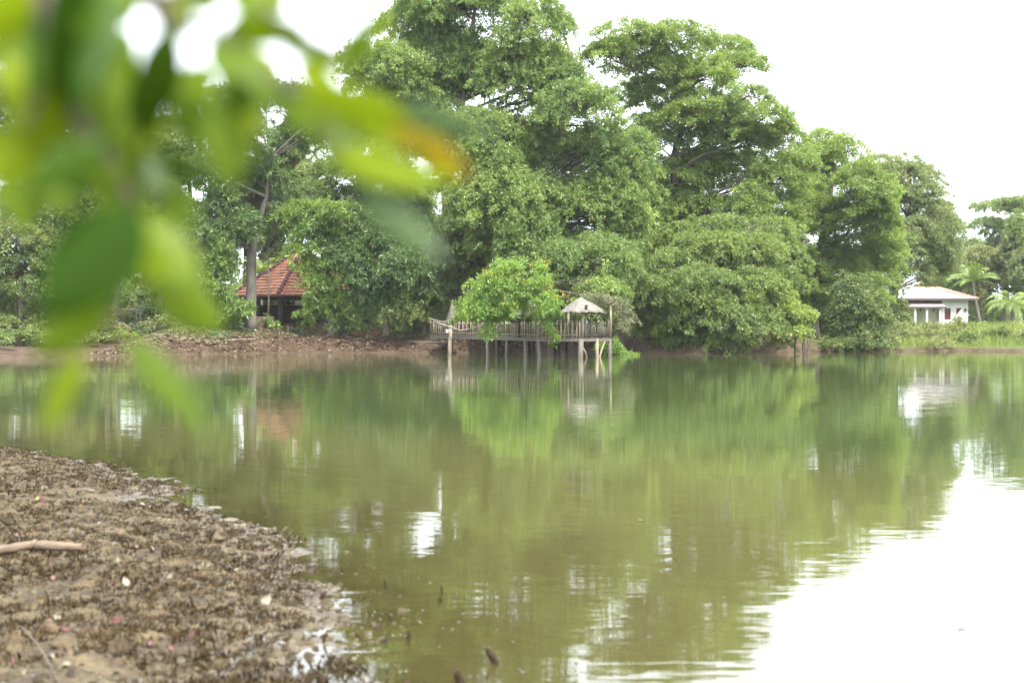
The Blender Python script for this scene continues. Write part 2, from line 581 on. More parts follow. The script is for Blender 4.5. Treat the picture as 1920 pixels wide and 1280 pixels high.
def tree(name, label, cat, Y, trunk, lobes, style, mat, seed, depth=None, dens=1.0, leaf=1.0, bark='bark',
         limb_r=0.13, group=None, pads_branch=True, blossom=None, flat=None, yoff=0.0, fill=True):
    """trunk: list of (px,py,radius m[,Y]); lobes: list of (px,py,rx px,ry px[,dY])"""
    rng = np.random.default_rng(seed)
    random.seed(seed)
    st = dict(ST[style])
    if flat:
        st['flat'] = flat
    tp, tr = [], []
    for q in trunk:
        yy = q[3] if len(q) > 3 else Y
        tp.append(P(q[0], q[1], yy))
        tr.append(q[2])
    g = gz(tp[0].x, tp[0].y)
    tp[0] = Vector((tp[0].x, tp[0].y, g - 0.1))
    if tp[1].z < g + 0.3:
        tp[1].z = g + 0.3
    root = thing(name, (tp[0].x, tp[0].y, g), label, cat, group)
    W = []
    xs = [q[0] for q in lobes]
    D = depth if depth is not None else 0.28 * (max(xs) - min(xs) + 60) / FPX * Y
    for q in lobes:
        dy = q[4] if len(q) > 4 else rng.uniform(-1.0, 0.55) * D
        c = P(q[0], q[1], Y + dy + yoff)
        rx, rz = q[2] / FPX * Y, q[3] / FPX * Y
        W.append((c.x, c.y, c.z, rx, max(rx, rz) * 0.9, rz))
    W = np.array(W)
    if fill and len(W) > 4:
        # smaller lobes in between neighbouring ones, so that the crown reads as one mass
        ex = []
        for i in range(len(W)):
            dd = np.linalg.norm(W[:, :3] - W[i, :3], axis=1)
            j = np.argsort(dd)[rng.integers(1, 4)]
            m = (W[i] + W[j]) / 2
            m[:3] += rng.normal(size=3) * 0.15 * m[3]
            m[3:] *= 0.72
            ex.append(m)
        W = np.concatenate([W, np.array(ex)])
        dens = dens * 0.80
    v, f, t, (pc, ow) = crown_from_lobes(W, st, rng, dens, leaf)
    off = np.array(root.location)
    me = np_mesh('crown', v - off, f, 4, False, t)
    link('crown', me, root, M[mat])
    # limbs
    mb = MB()
    # refine trunk
    fine, fr = [], []
    for i in range(len(tp) - 1):
        for k in range(4):
            s = k / 4
            j = Vector((random.gauss(0, 1), random.gauss(0, 1), 0)) * tr[i] * 0.12 if (i or k) else Vector()
            fine.append(tp[i].lerp(tp[i + 1], s) + j)
            fr.append(tr[i] * (1 - s) + tr[i + 1] * s)
    fine.append(tp[-1])
    fr.append(tr[-1])
    fr[0] *= 1.35
    mb.tube(fine, fr, 9, True, 0.18)
    for i in range(len(W)):
        c = Vector(W[i, :3])
        best, bi = 1e9, len(fine) - 1
        for j in range(2, len(fine)):
            q = fine[j]
            h = math.hypot(q.x - c.x, q.y - c.y)
            dz = c.z - q.z
            cost = (c - q).length + (2.0 * max(0, 0.25 * h - dz))
            if cost < best:
                best, bi = cost, j
        a = fine[bi]
        pts = curve_pts(a, c, 7, 0.10, 0.10)
        r0 = min(limb_r * (0.6 + 0.05 * (c - a).length), fr[bi] * 0.85)
        mb.tube(pts, [r0 * (1 - 0.75 * k / 6) for k in range(7)], 6, False)
        if pads_branch:
            for p in pc[ow == i]:
                if random.random() < 0.45:
                    continue
                s = pts[random.randint(3, 6)]
                q = curve_pts(s, Vector(p), 4, 0.08, 0.12)
                mb.tube(q, [r0 * 0.26, r0 * 0.2, r0 * 0.14, r0 * 0.06], 4, False)
    mb.build('trunk', M[bark], root)
    if blossom is not None:
        n = blossom
        sel = rng.integers(0, len(pc), n)
        # clusters of small petals at the outer, upper side of the pads
        b0 = pc[sel] + np.stack([rng.normal(0, 0.3, n), rng.uniform(-0.7, 0.1, n), rng.uniform(0.0, 0.55, n)], 1)
        k = 12
        b = np.repeat(b0, k, 0) + rng.normal(size=(n * k, 3)) * 0.085
        d = unit(rng.normal(size=(n * k, 3)))
        v, f = leaf_quads(b, d, rng.uniform(0.07, 0.13, n * k), 0.8, rng)
        me = np_mesh('blossoms', v - off, f, 4, False, rng.random(n * k))
        link('blossoms', me, root, M['flower_yellow'])
    return root


# ================================================================== SETTING
def grid_mesh(name, xs, ys, zf):
    X, Y = np.meshgrid(xs, ys, indexing='xy')
    Z = zf(X, Y)
    v = np.stack([X, Y, Z], -1).reshape(-1, 3)
    nx, ny = len(xs), len(ys)
    i = np.arange(nx - 1)[None, :] + np.arange(ny - 1)[:, None] * nx
    f = np.stack([i, i + 1, i + 1 + nx, i + nx], -1).reshape(-1, 4)
    return v, f


def ground_mat():
    m, nt, out = new_mat('bank_soil')
    b = N(nt, 'BsdfPrincipled')
    b.inputs['Roughness'].default_value = 0.95
    b.inputs['Specular IOR Level'].default_value = 0.2
    geo = N(nt, 'NewGeometry')
    sep = N(nt, 'SeparateXYZ')
    nt.links.new(geo.outputs['Position'], sep.inputs[0])
    no = N(nt, 'TexNoise')
    no.inputs['Scale'].default_value = 1.4
    no.inputs['Detail'].default_value = 8
    no.inputs['Roughness'].default_value = 0.7
    nt.links.new(geo.outputs['Position'], no.inputs['Vector'])
    soil = ramp(nt, [(0.3, (0.030, 0.019, 0.012)), (0.5, (0.070, 0.047, 0.030)), (0.72, (0.13, 0.092, 0.060))])
    nt.links.new(no.outputs['Fac'], soil.inputs[0])
    n2 = N(nt, 'TexNoise')
    n2.inputs['Scale'].default_value = 5
    n2.inputs['Detail'].default_value = 6
    nt.links.new(geo.outputs['Position'], n2.inputs['Vector'])
    gr = ramp(nt, [(0.3, (0.055, 0.085, 0.022)), (0.7, (0.13, 0.155, 0.045))])
    nt.links.new(n2.outputs['Fac'], gr.inputs[0])
    # grass above the eroded bank
    mr = N(nt, 'MapRange')
    mr.inputs[1].default_value = 1.25
    mr.inputs[2].default_value = 1.7
    ad = N(nt, 'Math', operation='MULTIPLY_ADD')
    nt.links.new(no.outputs['Fac'], ad.inputs[0])
    ad.inputs[1].default_value = 0.9
    nt.links.new(sep.outputs['Z'], ad.inputs[2])
    sb = N(nt, 'Math', operation='SUBTRACT')
    sb.inputs[1].default_value = 0.45
    nt.links.new(ad.outputs[0], sb.inputs[0])
    nt.links.new(sb.outputs[0], mr.inputs[0])
    # right bank: grassy down to the water
    mx = N(nt, 'MapRange')
    mx.inputs[1].default_value = 20
    mx.inputs[2].default_value = 27
    nt.links.new(sep.outputs['X'], mx.inputs[0])
    mz = N(nt, 'MapRange')
    mz.inputs[1].default_value = 0.12
    mz.inputs[2].default_value = 0.3
    nt.links.new(sep.outputs['Z'], mz.inputs[0])
    mm = N(nt, 'Math', operation='MULTIPLY')
    nt.links.new(mx.outputs[0], mm.inputs[0])
    nt.links.new(mz.outputs[0], mm.inputs[1])
    mxx = N(nt, 'Math', operation='MAXIMUM')
    nt.links.new(mr.outputs[0], mxx.inputs[0])
    nt.links.new(mm.outputs[0], mxx.inputs[1])
    mix = N(nt, 'Mix', data_type='RGBA')
    nt.links.new(mxx.outputs[0], mix.inputs[0])
    nt.links.new(soil.outputs[0], mix.inputs[6])
    nt.links.new(gr.outputs[0], mix.inputs[7])
    nt.links.new(mix.outputs[2], b.inputs['Base Color'])
    bp = N(nt, 'Bump')
    bp.inputs['Distance'].default_value = 0.08
    nt.links.new(n2.outputs['Fac'], bp.inputs['Height'])
    nt.links.new(bp.outputs[0], b.inputs['Normal'])
    nt.links.new(b.outputs[0], out.inputs[0])
    return m


xs = np.concatenate([np.linspace(-1500, -90, 40), np.arange(-85, 90, 0.7), np.linspace(95, 1500, 40)])
ys = np.concatenate([np.linspace(-200, 48, 40), np.linspace(50.5, 74, 14), np.arange(75, 118, 0.5), np.arange(119, 180, 2.5), np.linspace(190, 2500, 40)])
v, f = grid_mesh('ground', xs, ys, lambda X, Y: ground_z(X, Y) - np.where(Y < 50, 0.18, 0))
o = link('ground', np_mesh('ground', v, f, 4, True), None, ground_mat())
tag(o, kind='structure')


# ---- near mud bank
def mud_z(X, Y):
    s = near_s(X, Y)
    a = np.clip(0.25 + (s + 0.6) / 1.8, 0.12, 1)
    z = near_z(X, Y)
    ridge = np.abs(fbm(X * 2.2, Y * 2.2, 3))
    z = z + a * (0.050 * fbm(X * 1.4, Y * 1.4, 3) + 0.045 * fbm(X * 6, Y * 6, 4) - 0.03 * ridge + 0.008)
    pock = vnoise(X * 11, Y * 11)
    z = z + a * (0.034 * np.clip(pock - 0.05, 0, 1) * 2.4 + 0.020 * fbm(X * 17, Y * 17, 2))
    # long shallow water channel towards the back of the spit
    ch = np.exp(-((Y - (13.2 + 0.12 * (X + 5))) / 0.35) ** 2) * sstep((X + 9) / 4)
    return z - 0.012 * ch


def mud_mat():
    m, nt, out = new_mat('wet_mud')
    b = N(nt, 'BsdfPrincipled')
    geo = N(nt, 'NewGeometry')
    sep = N(nt, 'SeparateXYZ')
    nt.links.new(geo.outputs['Position'], sep.inputs[0])
    no = N(nt, 'TexNoise')
    no.inputs['Scale'].default_value = 4.5
    no.inputs['Detail'].default_value = 9
    no.inputs['Roughness'].default_value = 0.72
    nt.links.new(geo.outputs['Position'], no.inputs['Vector'])
    n2 = N(nt, 'TexNoise')
    n2.inputs['Scale'].default_value = 28
    n2.inputs['Detail'].default_value = 6
    nt.links.new(geo.outputs['Position'], n2.inputs['Vector'])
    r = ramp(nt, [(0.36, (0.027, 0.016, 0.006)), (0.49, (0.070, 0.047, 0.018)), (0.62, (0.124, 0.091, 0.041)), (0.76, (0.176, 0.134, 0.068))])
    nt.links.new(no.outputs['Fac'], r.inputs[0])
    mul = N(nt, 'Mix', data_type='RGBA', blend_type='MULTIPLY')
    mul.inputs[0].default_value = 1
    r2 = ramp(nt, [(0.3, (0.5, 0.45, 0.4)), (0.6, (1.0, 1.0, 1.0))])
    nt.links.new(n2.outputs['Fac'], r2.inputs[0])
    nt.links.new(r.outputs[0], mul.inputs[6])
    nt.links.new(r2.outputs[0], mul.inputs[7])
    nt.links.new(mul.outputs[2], b.inputs['Base Color'])
    # wet sheen close to the water level
    mr = N(nt, 'MapRange')
    mr.inputs[1].default_value = 0.0
    mr.inputs[2].default_value = 0.05
    mr.inputs[3].default_value = 0.28
    mr.inputs[4].default_value = 0.8
    nt.links.new(sep.outputs['Z'], mr.inputs[0])
    nt.links.new(mr.outputs[0], b.inputs['Roughness'])
    bp = N(nt, 'Bump')
    bp.inputs['Distance'].default_value = 0.012
    nt.links.new(n2.outputs['Fac'], bp.inputs['Height'])
    nt.links.new(bp.outputs[0], b.inputs['Normal'])
    nt.links.new(b.outputs[0], out.inputs[0])
    return m


v, f = grid_mesh('mud_bank', np.arange(-13, 3.5, 0.03), np.arange(4.6, 25, 0.03), mud_z)
o = link('mud_bank', np_mesh('mud_bank', v, f, 4, True), None, mud_mat())
tag(o, kind='structure')


# ---- water
def water_mat():
    m, nt, out = new_mat('lake_water')
    geo = N(nt, 'NewGeometry')

    def nz(scale, sx, sy, detail):
        mp = N(nt, 'Mapping')
        mp.inputs['Scale'].default_value = (sx, sy, 1)
        nt.links.new(geo.outputs['Position'], mp.inputs['Vector'])
        t = N(nt, 'TexNoise')
        t.inputs['Scale'].default_value = scale
        t.inputs['Detail'].default_value = detail
        nt.links.new(mp.outputs[0], t.inputs['Vector'])
        s = N(nt, 'VectorMath', operation='SUBTRACT')
        s.inputs[1].default_value = (0.5, 0.5, 0.5)
        nt.links.new(t.outputs['Color'], s.inputs[0])
        return s
    a = nz(1.0, 3.0, 20.0, 3.0)
    c = nz(1.0, 0.30, 1.5, 2.0)
    ma = N(nt, 'VectorMath', operation='MULTIPLY')
    ma.inputs[1].default_value = (0.009, 0.046, 0)
    mc = N(nt, 'VectorMath', operation='MULTIPLY')
    mc.inputs[1].default_value = (0.004, 0.012, 0)
    nt.links.new(a.outputs[0], ma.inputs[0])
    nt.links.new(c.outputs[0], mc.inputs[0])
    ad = N(nt, 'VectorMath', operation='ADD')
    nt.links.new(ma.outputs[0], ad.inputs[0])
    nt.links.new(mc.outputs[0], ad.inputs[1])
    # calm and ruffled patches
    big = N(nt, 'TexNoise')
    big.inputs['Scale'].default_value = 0.12
    nt.links.new(geo.outputs['Position'], big.inputs['Vector'])
    mr = N(nt, 'MapRange')
    mr.inputs[1].default_value = 0.35
    mr.inputs[2].default_value = 0.65
    mr.inputs[3].default_value = 0.45
    mr.inputs[4].default_value = 1.25
    nt.links.new(big.outputs['Fac'], mr.inputs[0])
    sc = N(nt, 'VectorMath', operation='SCALE')
    nt.links.new(ad.outputs[0], sc.inputs[0])
    nt.links.new(mr.outputs[0], sc.inputs['Scale'])
    up = N(nt, 'VectorMath', operation='ADD')
    up.inputs[1].default_value = (0, 0, 1)
    nt.links.new(sc.outputs[0], up.inputs[0])
    nrm = N(nt, 'VectorMath', operation='NORMALIZE')
    nt.links.new(up.outputs[0], nrm.inputs[0])
    fr = N(nt, 'Fresnel')
    fr.inputs['IOR'].default_value = 1.333
    nt.links.new(nrm.outputs[0], fr.inputs['Normal'])
    gl = N(nt, 'BsdfGlossy')
    gl.inputs['Roughness'].default_value = 0.012
    gl.inputs['Color'].default_value = (1, 1, 1, 1)
    nt.links.new(nrm.outputs[0], gl.inputs['Normal'])
    df = N(nt, 'BsdfDiffuse')
    ad2 = N(nt, 'Attribute')
    ad2.attribute_name = 'deep'
    cr = ramp(nt, [(0.0, (0.096, 0.088, 0.031)), (0.5, (0.082, 0.086, 0.029)), (1.0, (0.058, 0.077, 0.025))])
    nt.links.new(ad2.outputs['Fac'], cr.inputs[0])
    nt.links.new(cr.outputs[0], df.inputs['Color'])
    tr = N(nt, 'BsdfTransparent')
    tr.inputs['Color'].default_value = (0.80, 0.76, 0.48, 1)
    at = N(nt, 'Attribute')
    at.attribute_name = 'turbid'
    body = N(nt, 'MixShader')
    nt.links.new(at.outputs['Fac'], body.inputs[0])
    nt.links.new(tr.outputs[0], body.inputs[1])
    nt.links.new(df.outputs[0], body.inputs[2])
    ms = N(nt, 'MixShader')
    nt.links.new(fr.outputs[0], ms.inputs[0])
    nt.links.new(body.outputs[0], ms.inputs[1])
    nt.links.new(gl.outputs[0], ms.inputs[2])
    nt.links.new(ms.outputs[0], out.inputs[0])
    return m


xs = np.concatenate([np.linspace(-1500, -60, 20), np.arange(-58, -14, 4.0), np.arange(-13, 6, 0.2), np.arange(7, 60, 4), np.linspace(62, 1500, 20)])
ys = np.concatenate([np.linspace(-200, 4, 12), np.arange(4.6, 26, 0.2), np.arange(27, 125, 2.0), np.linspace(128, 900, 20)])
v, f = grid_mesh('water', xs, ys, lambda X, Y: X * 0)
me = np_mesh('water', v, f, 4, True)
gzv = np.where((v[:, 0] > -13) & (v[:, 0] < 3.4) & (v[:, 1] > 4.6) & (v[:, 1] < 25), mud_z(v[:, 0], v[:, 1]), ground_z(v[:, 0], v[:, 1]))
dep = np.maximum(0, -gzv)
a = me.attributes.new('turbid', 'FLOAT', 'POINT')
a.data.foreach_set('value', (0.18 + 0.80 * (1 - np.exp(-dep / 0.16))).astype(np.float32))
a = me.attributes.new('deep', 'FLOAT', 'POINT')
a.data.foreach_set('value', np.clip(dep / 1.6, 0, 1).astype(np.float32))
o = link('water', me, None, water_mat())
tag(o, kind='structure')

# ================================================================== SKY AND LIGHT
SUN_EL, SUN_AZ = math.radians(58), math.radians(155)   # azimuth clockwise from +Y (behind the camera, to the right)
w = bpy.data.worlds.new('World')
scene.world = w
w.use_nodes = True
nt = w.node_tree
nt.nodes.clear()
sky = nt.nodes.new('ShaderNodeTexSky')
sky.sky_type = 'NISHITA'
sky.sun_disc = False
sky.sun_elevation = SUN_EL
sky.sun_rotation = SUN_AZ
sky.dust_density = 4.0
sky.air_density = 1.2
hs = nt.nodes.new('ShaderNodeHueSaturation')
hs.inputs['Saturation'].default_value = 0.12
hs.inputs['Value'].default_value = 1.0
mx = nt.nodes.new('ShaderNodeMix')
mx.data_type = 'RGBA'
mx.inputs[0].default_value = 0.6
mx.inputs[7].default_value = (11.0, 11.8, 12.9, 1)      # even white cloud cover
bg = nt.nodes.new('ShaderNodeBackground')
bg.inputs['Strength'].default_value = 0.14
wo = nt.nodes.new('ShaderNodeOutputWorld')
nt.links.new(sky.outputs[0], hs.inputs['Color'])
nt.links.new(hs.outputs[0], mx.inputs[6])
nt.links.new(mx.outputs[2], bg.inputs['Color'])
nt.links.new(bg.outputs[0], wo.inputs[0])

sl = bpy.data.lights.new('sun', 'SUN')
sl.energy = 3.0
sl.angle = math.radians(8)
sl.color = (1.0, 0.95, 0.86)
so = bpy.data.objects.new('sun', sl)
COL.objects.link(so)
sd = Vector((math.sin(SUN_AZ) * math.cos(SUN_EL), math.cos(SUN_AZ) * math.cos(SUN_EL), math.sin(SUN_EL)))
so.rotation_euler = (-sd).to_track_quat('-Z', 'Y').to_euler()
so.location = (0, -5, 40)

scene.view_settings.view_transform = 'Standard'
scene.view_settings.look = 'None'
scene.view_settings.gamma = 1
scene.view_settings.exposure = 1.5
scene.render.engine = 'CYCLES'
scene.cycles.max_bounces = 8
scene.cycles.diffuse_bounces = 5
scene.cycles.glossy_bounces = 3
scene.cycles.transmission_bounces = 4
scene.cycles.transparent_max_bounces = 8
scene.cycles.use_denoising = True
scene.cycles.sample_clamp_indirect = 6
scene.cycles.caustics_reflective = False
scene.cycles.caustics_refractive = False



def haze():
    mb = MB()
    mb.box((0, 1130, 23), 3030, 2800, 54)
    m, nt, out = new_mat('haze_air')
    pv = N(nt, 'VolumePrincipled')
    pv.inputs['Color'].default_value = (0.93, 0.96, 1.0, 1)
    pv.inputs['Density'].default_value = HAZE
    pv.inputs['Anisotropy'].default_value = 0.2
    nt.links.new(pv.outputs[0], out.inputs['Volume'])
    o = link('haze', mb.mesh('haze'), None, m)
    tag(o, kind='stuff')


HAZE = 0.00016
if HAZE > 0:
    haze()
# ================================================================== TREES
# big fine-leaved tree in the middle
tree('fig_tree', 'tallest tree, broad fine-leaved crown spreading over the wooden pier and thatched gazebo', 'tree', 101,
     [(848, 612, 0.55), (842, 480, 0.48), (838, 340, 0.40), (860, 220, 0.30), (880, 100, 0.2), (890, 20, 0.12)],
     [(860, 10, 120, 60), (960, -50, 110, 60), (1005, 60, 70, 60), (780, 50, 70, 55), (725, 125, 80, 45), (668, 112, 40, 25),
      (850, 130, 120, 70), (980, 150, 100, 70), (770, 205, 90, 55), (1085, 215, 85, 60), (690, 225, 60, 35), (1040, 120, 40, 40),
      (900, 265, 110, 60), (1030, 300, 115, 70), (1155, 295, 75, 60), (765, 275, 70, 40),
      (950, 385, 110, 65), (1085, 405, 110, 70), (1175, 375, 60, 60), (880, 430, 60, 50),
      (1000, 480, 90, 50, -5), (1105, 500, 95, 55, -6), (1175, 460, 45, 50, -3), (1190, 540, 30, 45, -4), (940, 455, 60, 45),
      (1130, 555, 50, 30, -9), (1000, 545, 70, 35, 1), (905, 520, 50, 40, 1)],
     'fig', 'lf_fig', 1, depth=5.5)
tree('fig_tree', 'dense dark-leaved tree standing left of the big trunk beside the pier entrance', 'tree', 100,
     [(795, 615, 0.22), (790, 540, 0.17), (780, 470, 0.1)],
     [(820, 470, 50, 50), (780, 540, 50, 45), (815, 560, 35, 40), (760, 590, 45, 25), (800, 600, 40, 22), (835, 520, 30, 40)],
     'droop', 'lf_rain2', 2, depth=2)
# rain trees to the right
tree('rain_tree', 'tall layered rain tree right of the tallest tree, sky showing through its top', 'tree', 110,
     [(1300, 625, 0.6), (1295, 520, 0.5), (1275, 400, 0.42), (1262, 300, 0.3), (1290, 200, 0.2), (1310, 130, 0.1)],
     [(1180, 62, 65, 22), (1265, 70, 75, 24), (1350, 92, 65, 26), (1395, 125, 45, 28), (1140, 108, 50, 25), (1225, 125, 75, 28),
      (1310, 150, 80, 28), (1405, 180, 50, 24), (1195, 185, 65, 30), (1430, 225, 60, 28), (1300, 218, 85, 30), (1375, 255, 80, 34),
      (1475, 262, 40, 34), (1225, 270, 70, 34), (1250, 340, 90, 42), (1360, 325, 100, 42), (1470, 325, 65, 45), (1240, 415, 55, 42),
      (1330, 400, 90, 38), (1440, 400, 70, 45), (1210, 480, 40, 60, 2), (1390, 450, 70, 40), (1290, 460, 60, 50, 2), (1470, 470, 50, 50, 2)],
     'rain', 'lf_rain', 3, depth=5.5)
tree('rain_tree', 'broad green tree right of the layered rain tree, above a dark bush', 'tree', 114,
     [(1527, 640, 0.42), (1526, 560, 0.36), (1535, 470, 0.3), (1555, 380, 0.2), (1565, 310, 0.1)],
     [(1540, 268, 45, 24), (1588, 285, 38, 34), (1535, 335, 65, 48), (1612, 355, 58, 52), (1560, 420, 75, 50), (1640, 430, 48, 45),
      (1580, 490, 65, 42), (1655, 365, 34, 30), (1670, 470, 30, 40), (1515, 300, 34, 26), (1500, 345, 36, 34), (1520, 395, 40, 45), (1610, 545, 55, 38), (1655, 500, 35, 40), (1550, 555, 40, 30, -1), (1525, 520, 34, 30, -1.5), (1480, 540, 40, 40, 3), (1500, 490, 40, 40)],
     'rain', 'lf_rain', 4, depth=4.5, flat=0.4)
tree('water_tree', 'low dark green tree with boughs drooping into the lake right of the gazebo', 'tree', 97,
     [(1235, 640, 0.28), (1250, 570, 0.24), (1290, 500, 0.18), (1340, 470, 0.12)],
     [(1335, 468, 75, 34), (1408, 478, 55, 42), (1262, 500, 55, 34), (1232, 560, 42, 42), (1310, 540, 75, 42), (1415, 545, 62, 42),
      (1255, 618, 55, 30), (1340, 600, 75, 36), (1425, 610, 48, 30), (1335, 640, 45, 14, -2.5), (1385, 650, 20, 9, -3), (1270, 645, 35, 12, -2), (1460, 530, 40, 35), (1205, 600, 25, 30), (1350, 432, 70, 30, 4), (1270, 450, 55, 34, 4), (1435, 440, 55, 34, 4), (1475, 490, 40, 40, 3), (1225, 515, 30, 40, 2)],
     'droop', 'lf_rain_shaded', 5, depth=3.2, bark='bark_pale', flat=0.42)
tree('lime_bush', 'bright lime green bush leaning over the bank right of the drooping tree', 'bush', 97,
     [(1490, 648, 0.07), (1492, 620, 0.06), (1490, 590, 0.03)],
     [(1470, 588, 42, 26), (1505, 598, 34, 18), (1485, 622, 42, 18), (1475, 560, 22, 18), (1470, 645, 30, 9)],
     'shrub', 'lf_lime', 6, depth=1.2, flat=0.4, limb_r=0.04)
tree('shore_bush', 'round dark green bush at the water left of the grassy right shore', 'bush', 104,
     [(1610, 650, 0.12), (1612, 620, 0.1), (1615, 590, 0.05)],
     [(1610, 575, 48, 34), (1640, 605, 36, 36), (1590, 615, 40, 34), (1635, 640, 36, 18), (1570, 645, 50, 12), (1600, 545, 35, 30)],
     'droop', 'lf_dark', 7, depth=1.5, limb_r=0.05)
tree('acacia_tree', 'wispy olive brown tree with thin see-through top beside the white house', 'tree', 132,
     [(1672, 605, 0.35), (1680, 520, 0.3), (1695, 440, 0.22), (1710, 370, 0.12)],
     [(1655, 305, 45, 16), (1700, 330, 55, 24), (1742, 362, 42, 24), (1690, 395, 70, 38), (1752, 412, 42, 34), (1680, 460, 60, 38),
      (1748, 470, 45, 34), (1705, 512, 50, 16, -2), (1782, 445, 26, 28), (1655, 500, 40, 34), (1700, 300, 30, 12), (1720, 440, 45, 34), (1665, 370, 40, 36), (1765, 395, 24, 24), (1640, 420, 40, 40), (1770, 495, 26, 20), (1730, 320, 30, 14), (1640, 330, 34, 26), (1778, 425, 24, 28), (1790, 490, 22, 26), (1752, 520, 30, 14, 2)],
     'wispy', 'lf_olive', 8, depth=4.5, dens=1.25)
tree('umbrella_tree', 'hazy flat-topped tree with dark bare limbs at the far right edge behind the palms', 'tree', 195,
     [(1890, 600, 0.45), (1885, 520, 0.4), (1895, 450, 0.3), (1905, 400, 0.2)],
     [(1865, 388, 48, 12), (1920, 385, 60, 16), (1850, 425, 40, 14), (1905, 425, 50, 14), (1838, 465, 34, 14), (1960, 420, 60, 20),
      (1880, 460, 50, 15), (1930, 470, 50, 18), (1990, 460, 60, 30), (1850, 500, 30, 14), (1905, 500, 50, 16), (1890, 378, 34, 9)],
     'wispy', 'lf_feather', 9, depth=8, leaf=1.5, dens=1.3)
tree('far_tree', 'pale green rounded tree at the right edge above the drooping palm', 'tree', 172,
     [(1925, 610, 0.3), (1922, 560, 0.25), (1918, 510, 0.15)],
     [(1905, 475, 34, 26), (1938, 500, 40, 40), (1908, 525, 32, 26), (1960, 470, 40, 40)],
     'rain', 'lf_shrub', 10, depth=4, leaf=1.4)
tree('far_tree', 'pale green tree filling the gap behind the roof of the white house', 'tree', 185,
     [(1800, 605, 0.3), (1800, 560, 0.25), (1795, 520, 0.15)],
     [(1790, 505, 34, 26), (1770, 540, 40, 20), (1812, 540, 28, 22), (1830, 575, 22, 22), (1740, 545, 40, 24)],
     'rain', 'lf_shrub', 11, depth=4, leaf=1.4)
tree('flowering_shrub', 'dark shrub with orange yellow flowers left of the white house', 'bush', 128,
     [(1665, 610, 0.1), (1668, 580, 0.08), (1670, 560, 0.05)],
     [(1664, 545, 32, 22), (1680, 580, 24, 20), (1650, 580, 28, 26), (1688, 600, 22, 12)],
     'shrub', 'lf_dark', 12, depth=1.5, limb_r=0.05, blossom=14, leaf=1.3)

# ---- left side
tree('mango_tree', 'dark-leaved mango tree with forked grey trunk in front of the tiled pavilion', 'tree', 101,
     [(470, 612, 0.40), (471, 540, 0.36), (472, 470, 0.36), (480, 430, 0.27), (500, 370, 0.16), (505, 300, 0.08)],
     [(430, 195, 45, 34), (500, 175, 36, 34), (560, 190, 45, 34), (400, 255, 45, 34), (468, 255, 42, 34), (545, 262, 42, 30),
      (612, 245, 42, 34), (385, 325, 36, 34), (445, 335, 50, 30), (405, 400, 45, 40), (450, 420, 42, 30), (520, 335, 34, 26),
      (372, 440, 34, 34), (620, 215, 30, 25), (525, 415, 34, 20), (490, 300, 34, 26)],
     'mango', 'lf_mango', 13, depth=3.2, bark='bark_pale', limb_r=0.16)
tree('mango_tree', 'bright-leaved mango tree hanging in front of the red tiled roof', 'tree', 100.8,
     [(620, 625, 0.2), (622, 570, 0.17), (612, 500, 0.12), (605, 440, 0.07)],
     [(578, 405, 44, 28), (640, 400, 44, 26), (590, 450, 52, 40), (655, 445, 50, 40), (635, 510, 45, 40), (600, 545, 36, 30),
      (605, 585, 36, 24), (570, 590, 20, 14), (560, 480, 26, 28), (650, 560, 26, 28), (540, 405, 22, 18)],
     'mango', 'lf_mango2', 14, depth=2.0, limb_r=0.07)
tree('mango_tree', 'very dark mango tree between the tiled pavilion and the pier', 'tree', 100.5,
     [(725, 625, 0.26), (722, 560, 0.22), (720, 480, 0.16), (725, 420, 0.1)],
     [(700, 440, 60, 55), (765, 420, 55, 50), (700, 520, 50, 45), (760, 510, 52, 45), (740, 565, 50, 26), (800, 460, 40, 40), (680, 570, 24, 22), (660, 480, 34, 34)],
     'mango', 'lf_mango', 15, depth=2.6, limb_r=0.1)
tree('background_tree', 'mid green tree rising between the red tiled roof and the tallest tree', 'tree', 116,
     [(690, 610, 0.4), (690, 500, 0.34), (685, 400, 0.25), (690, 320, 0.14)],
     [(640, 262, 55, 40), (715, 275, 60, 42), (660, 325, 55, 34), (740, 350, 50, 36), (690, 395, 60, 36), (600, 365, 40, 30), (770, 400, 45, 40), (640, 420, 50, 36)],
     'rain', 'lf_feather', 16, depth=4, flat=0.4)
tree('feathery_tree', 'feathery tall tree at the left edge behind the blurred leaves', 'tree', 97,
     [(2, 640, 0.35), (4, 540, 0.3), (8, 420, 0.24), (30, 300, 0.17), (50, 210, 0.08)],
     [(20, 100, 50, 26), (40, 165, 70, 34), (130, 165, 62, 30), (205, 140, 28, 16), (40, 235, 75, 40), (140, 235, 65, 34), (60, 305, 80, 40),
      (175, 290, 62, 34), (225, 330, 50, 30), (40, 385, 55, 26), (-60, 200, 70, 60), (-60, 330, 70, 60), (120, 350, 50, 26), (215, 215, 30, 18), (-70, 90, 60, 50)],
     'feather', 'lf_feather', 17, depth=4)
tree('feathery_tree', 'low feathery tree with boughs hanging towards the sand at the left edge', 'tree', 93,
     [(40, 645, 0.2), (40, 560, 0.17), (50, 480, 0.1)],
     [(30, 450, 55, 36), (100, 468, 55, 40), (50, 520, 60, 40), (130, 530, 45, 36), (30, 580, 50, 34), (100, 590, 48, 32), (160, 590, 34, 22), (-40, 500, 50, 60), (-40, 600, 50, 40), (20, 612, 40, 18), (80, 618, 40, 18), (130, 608, 34, 18), (-20, 625, 40, 16)],
     'feather', 'lf_dark', 18, depth=2.6)
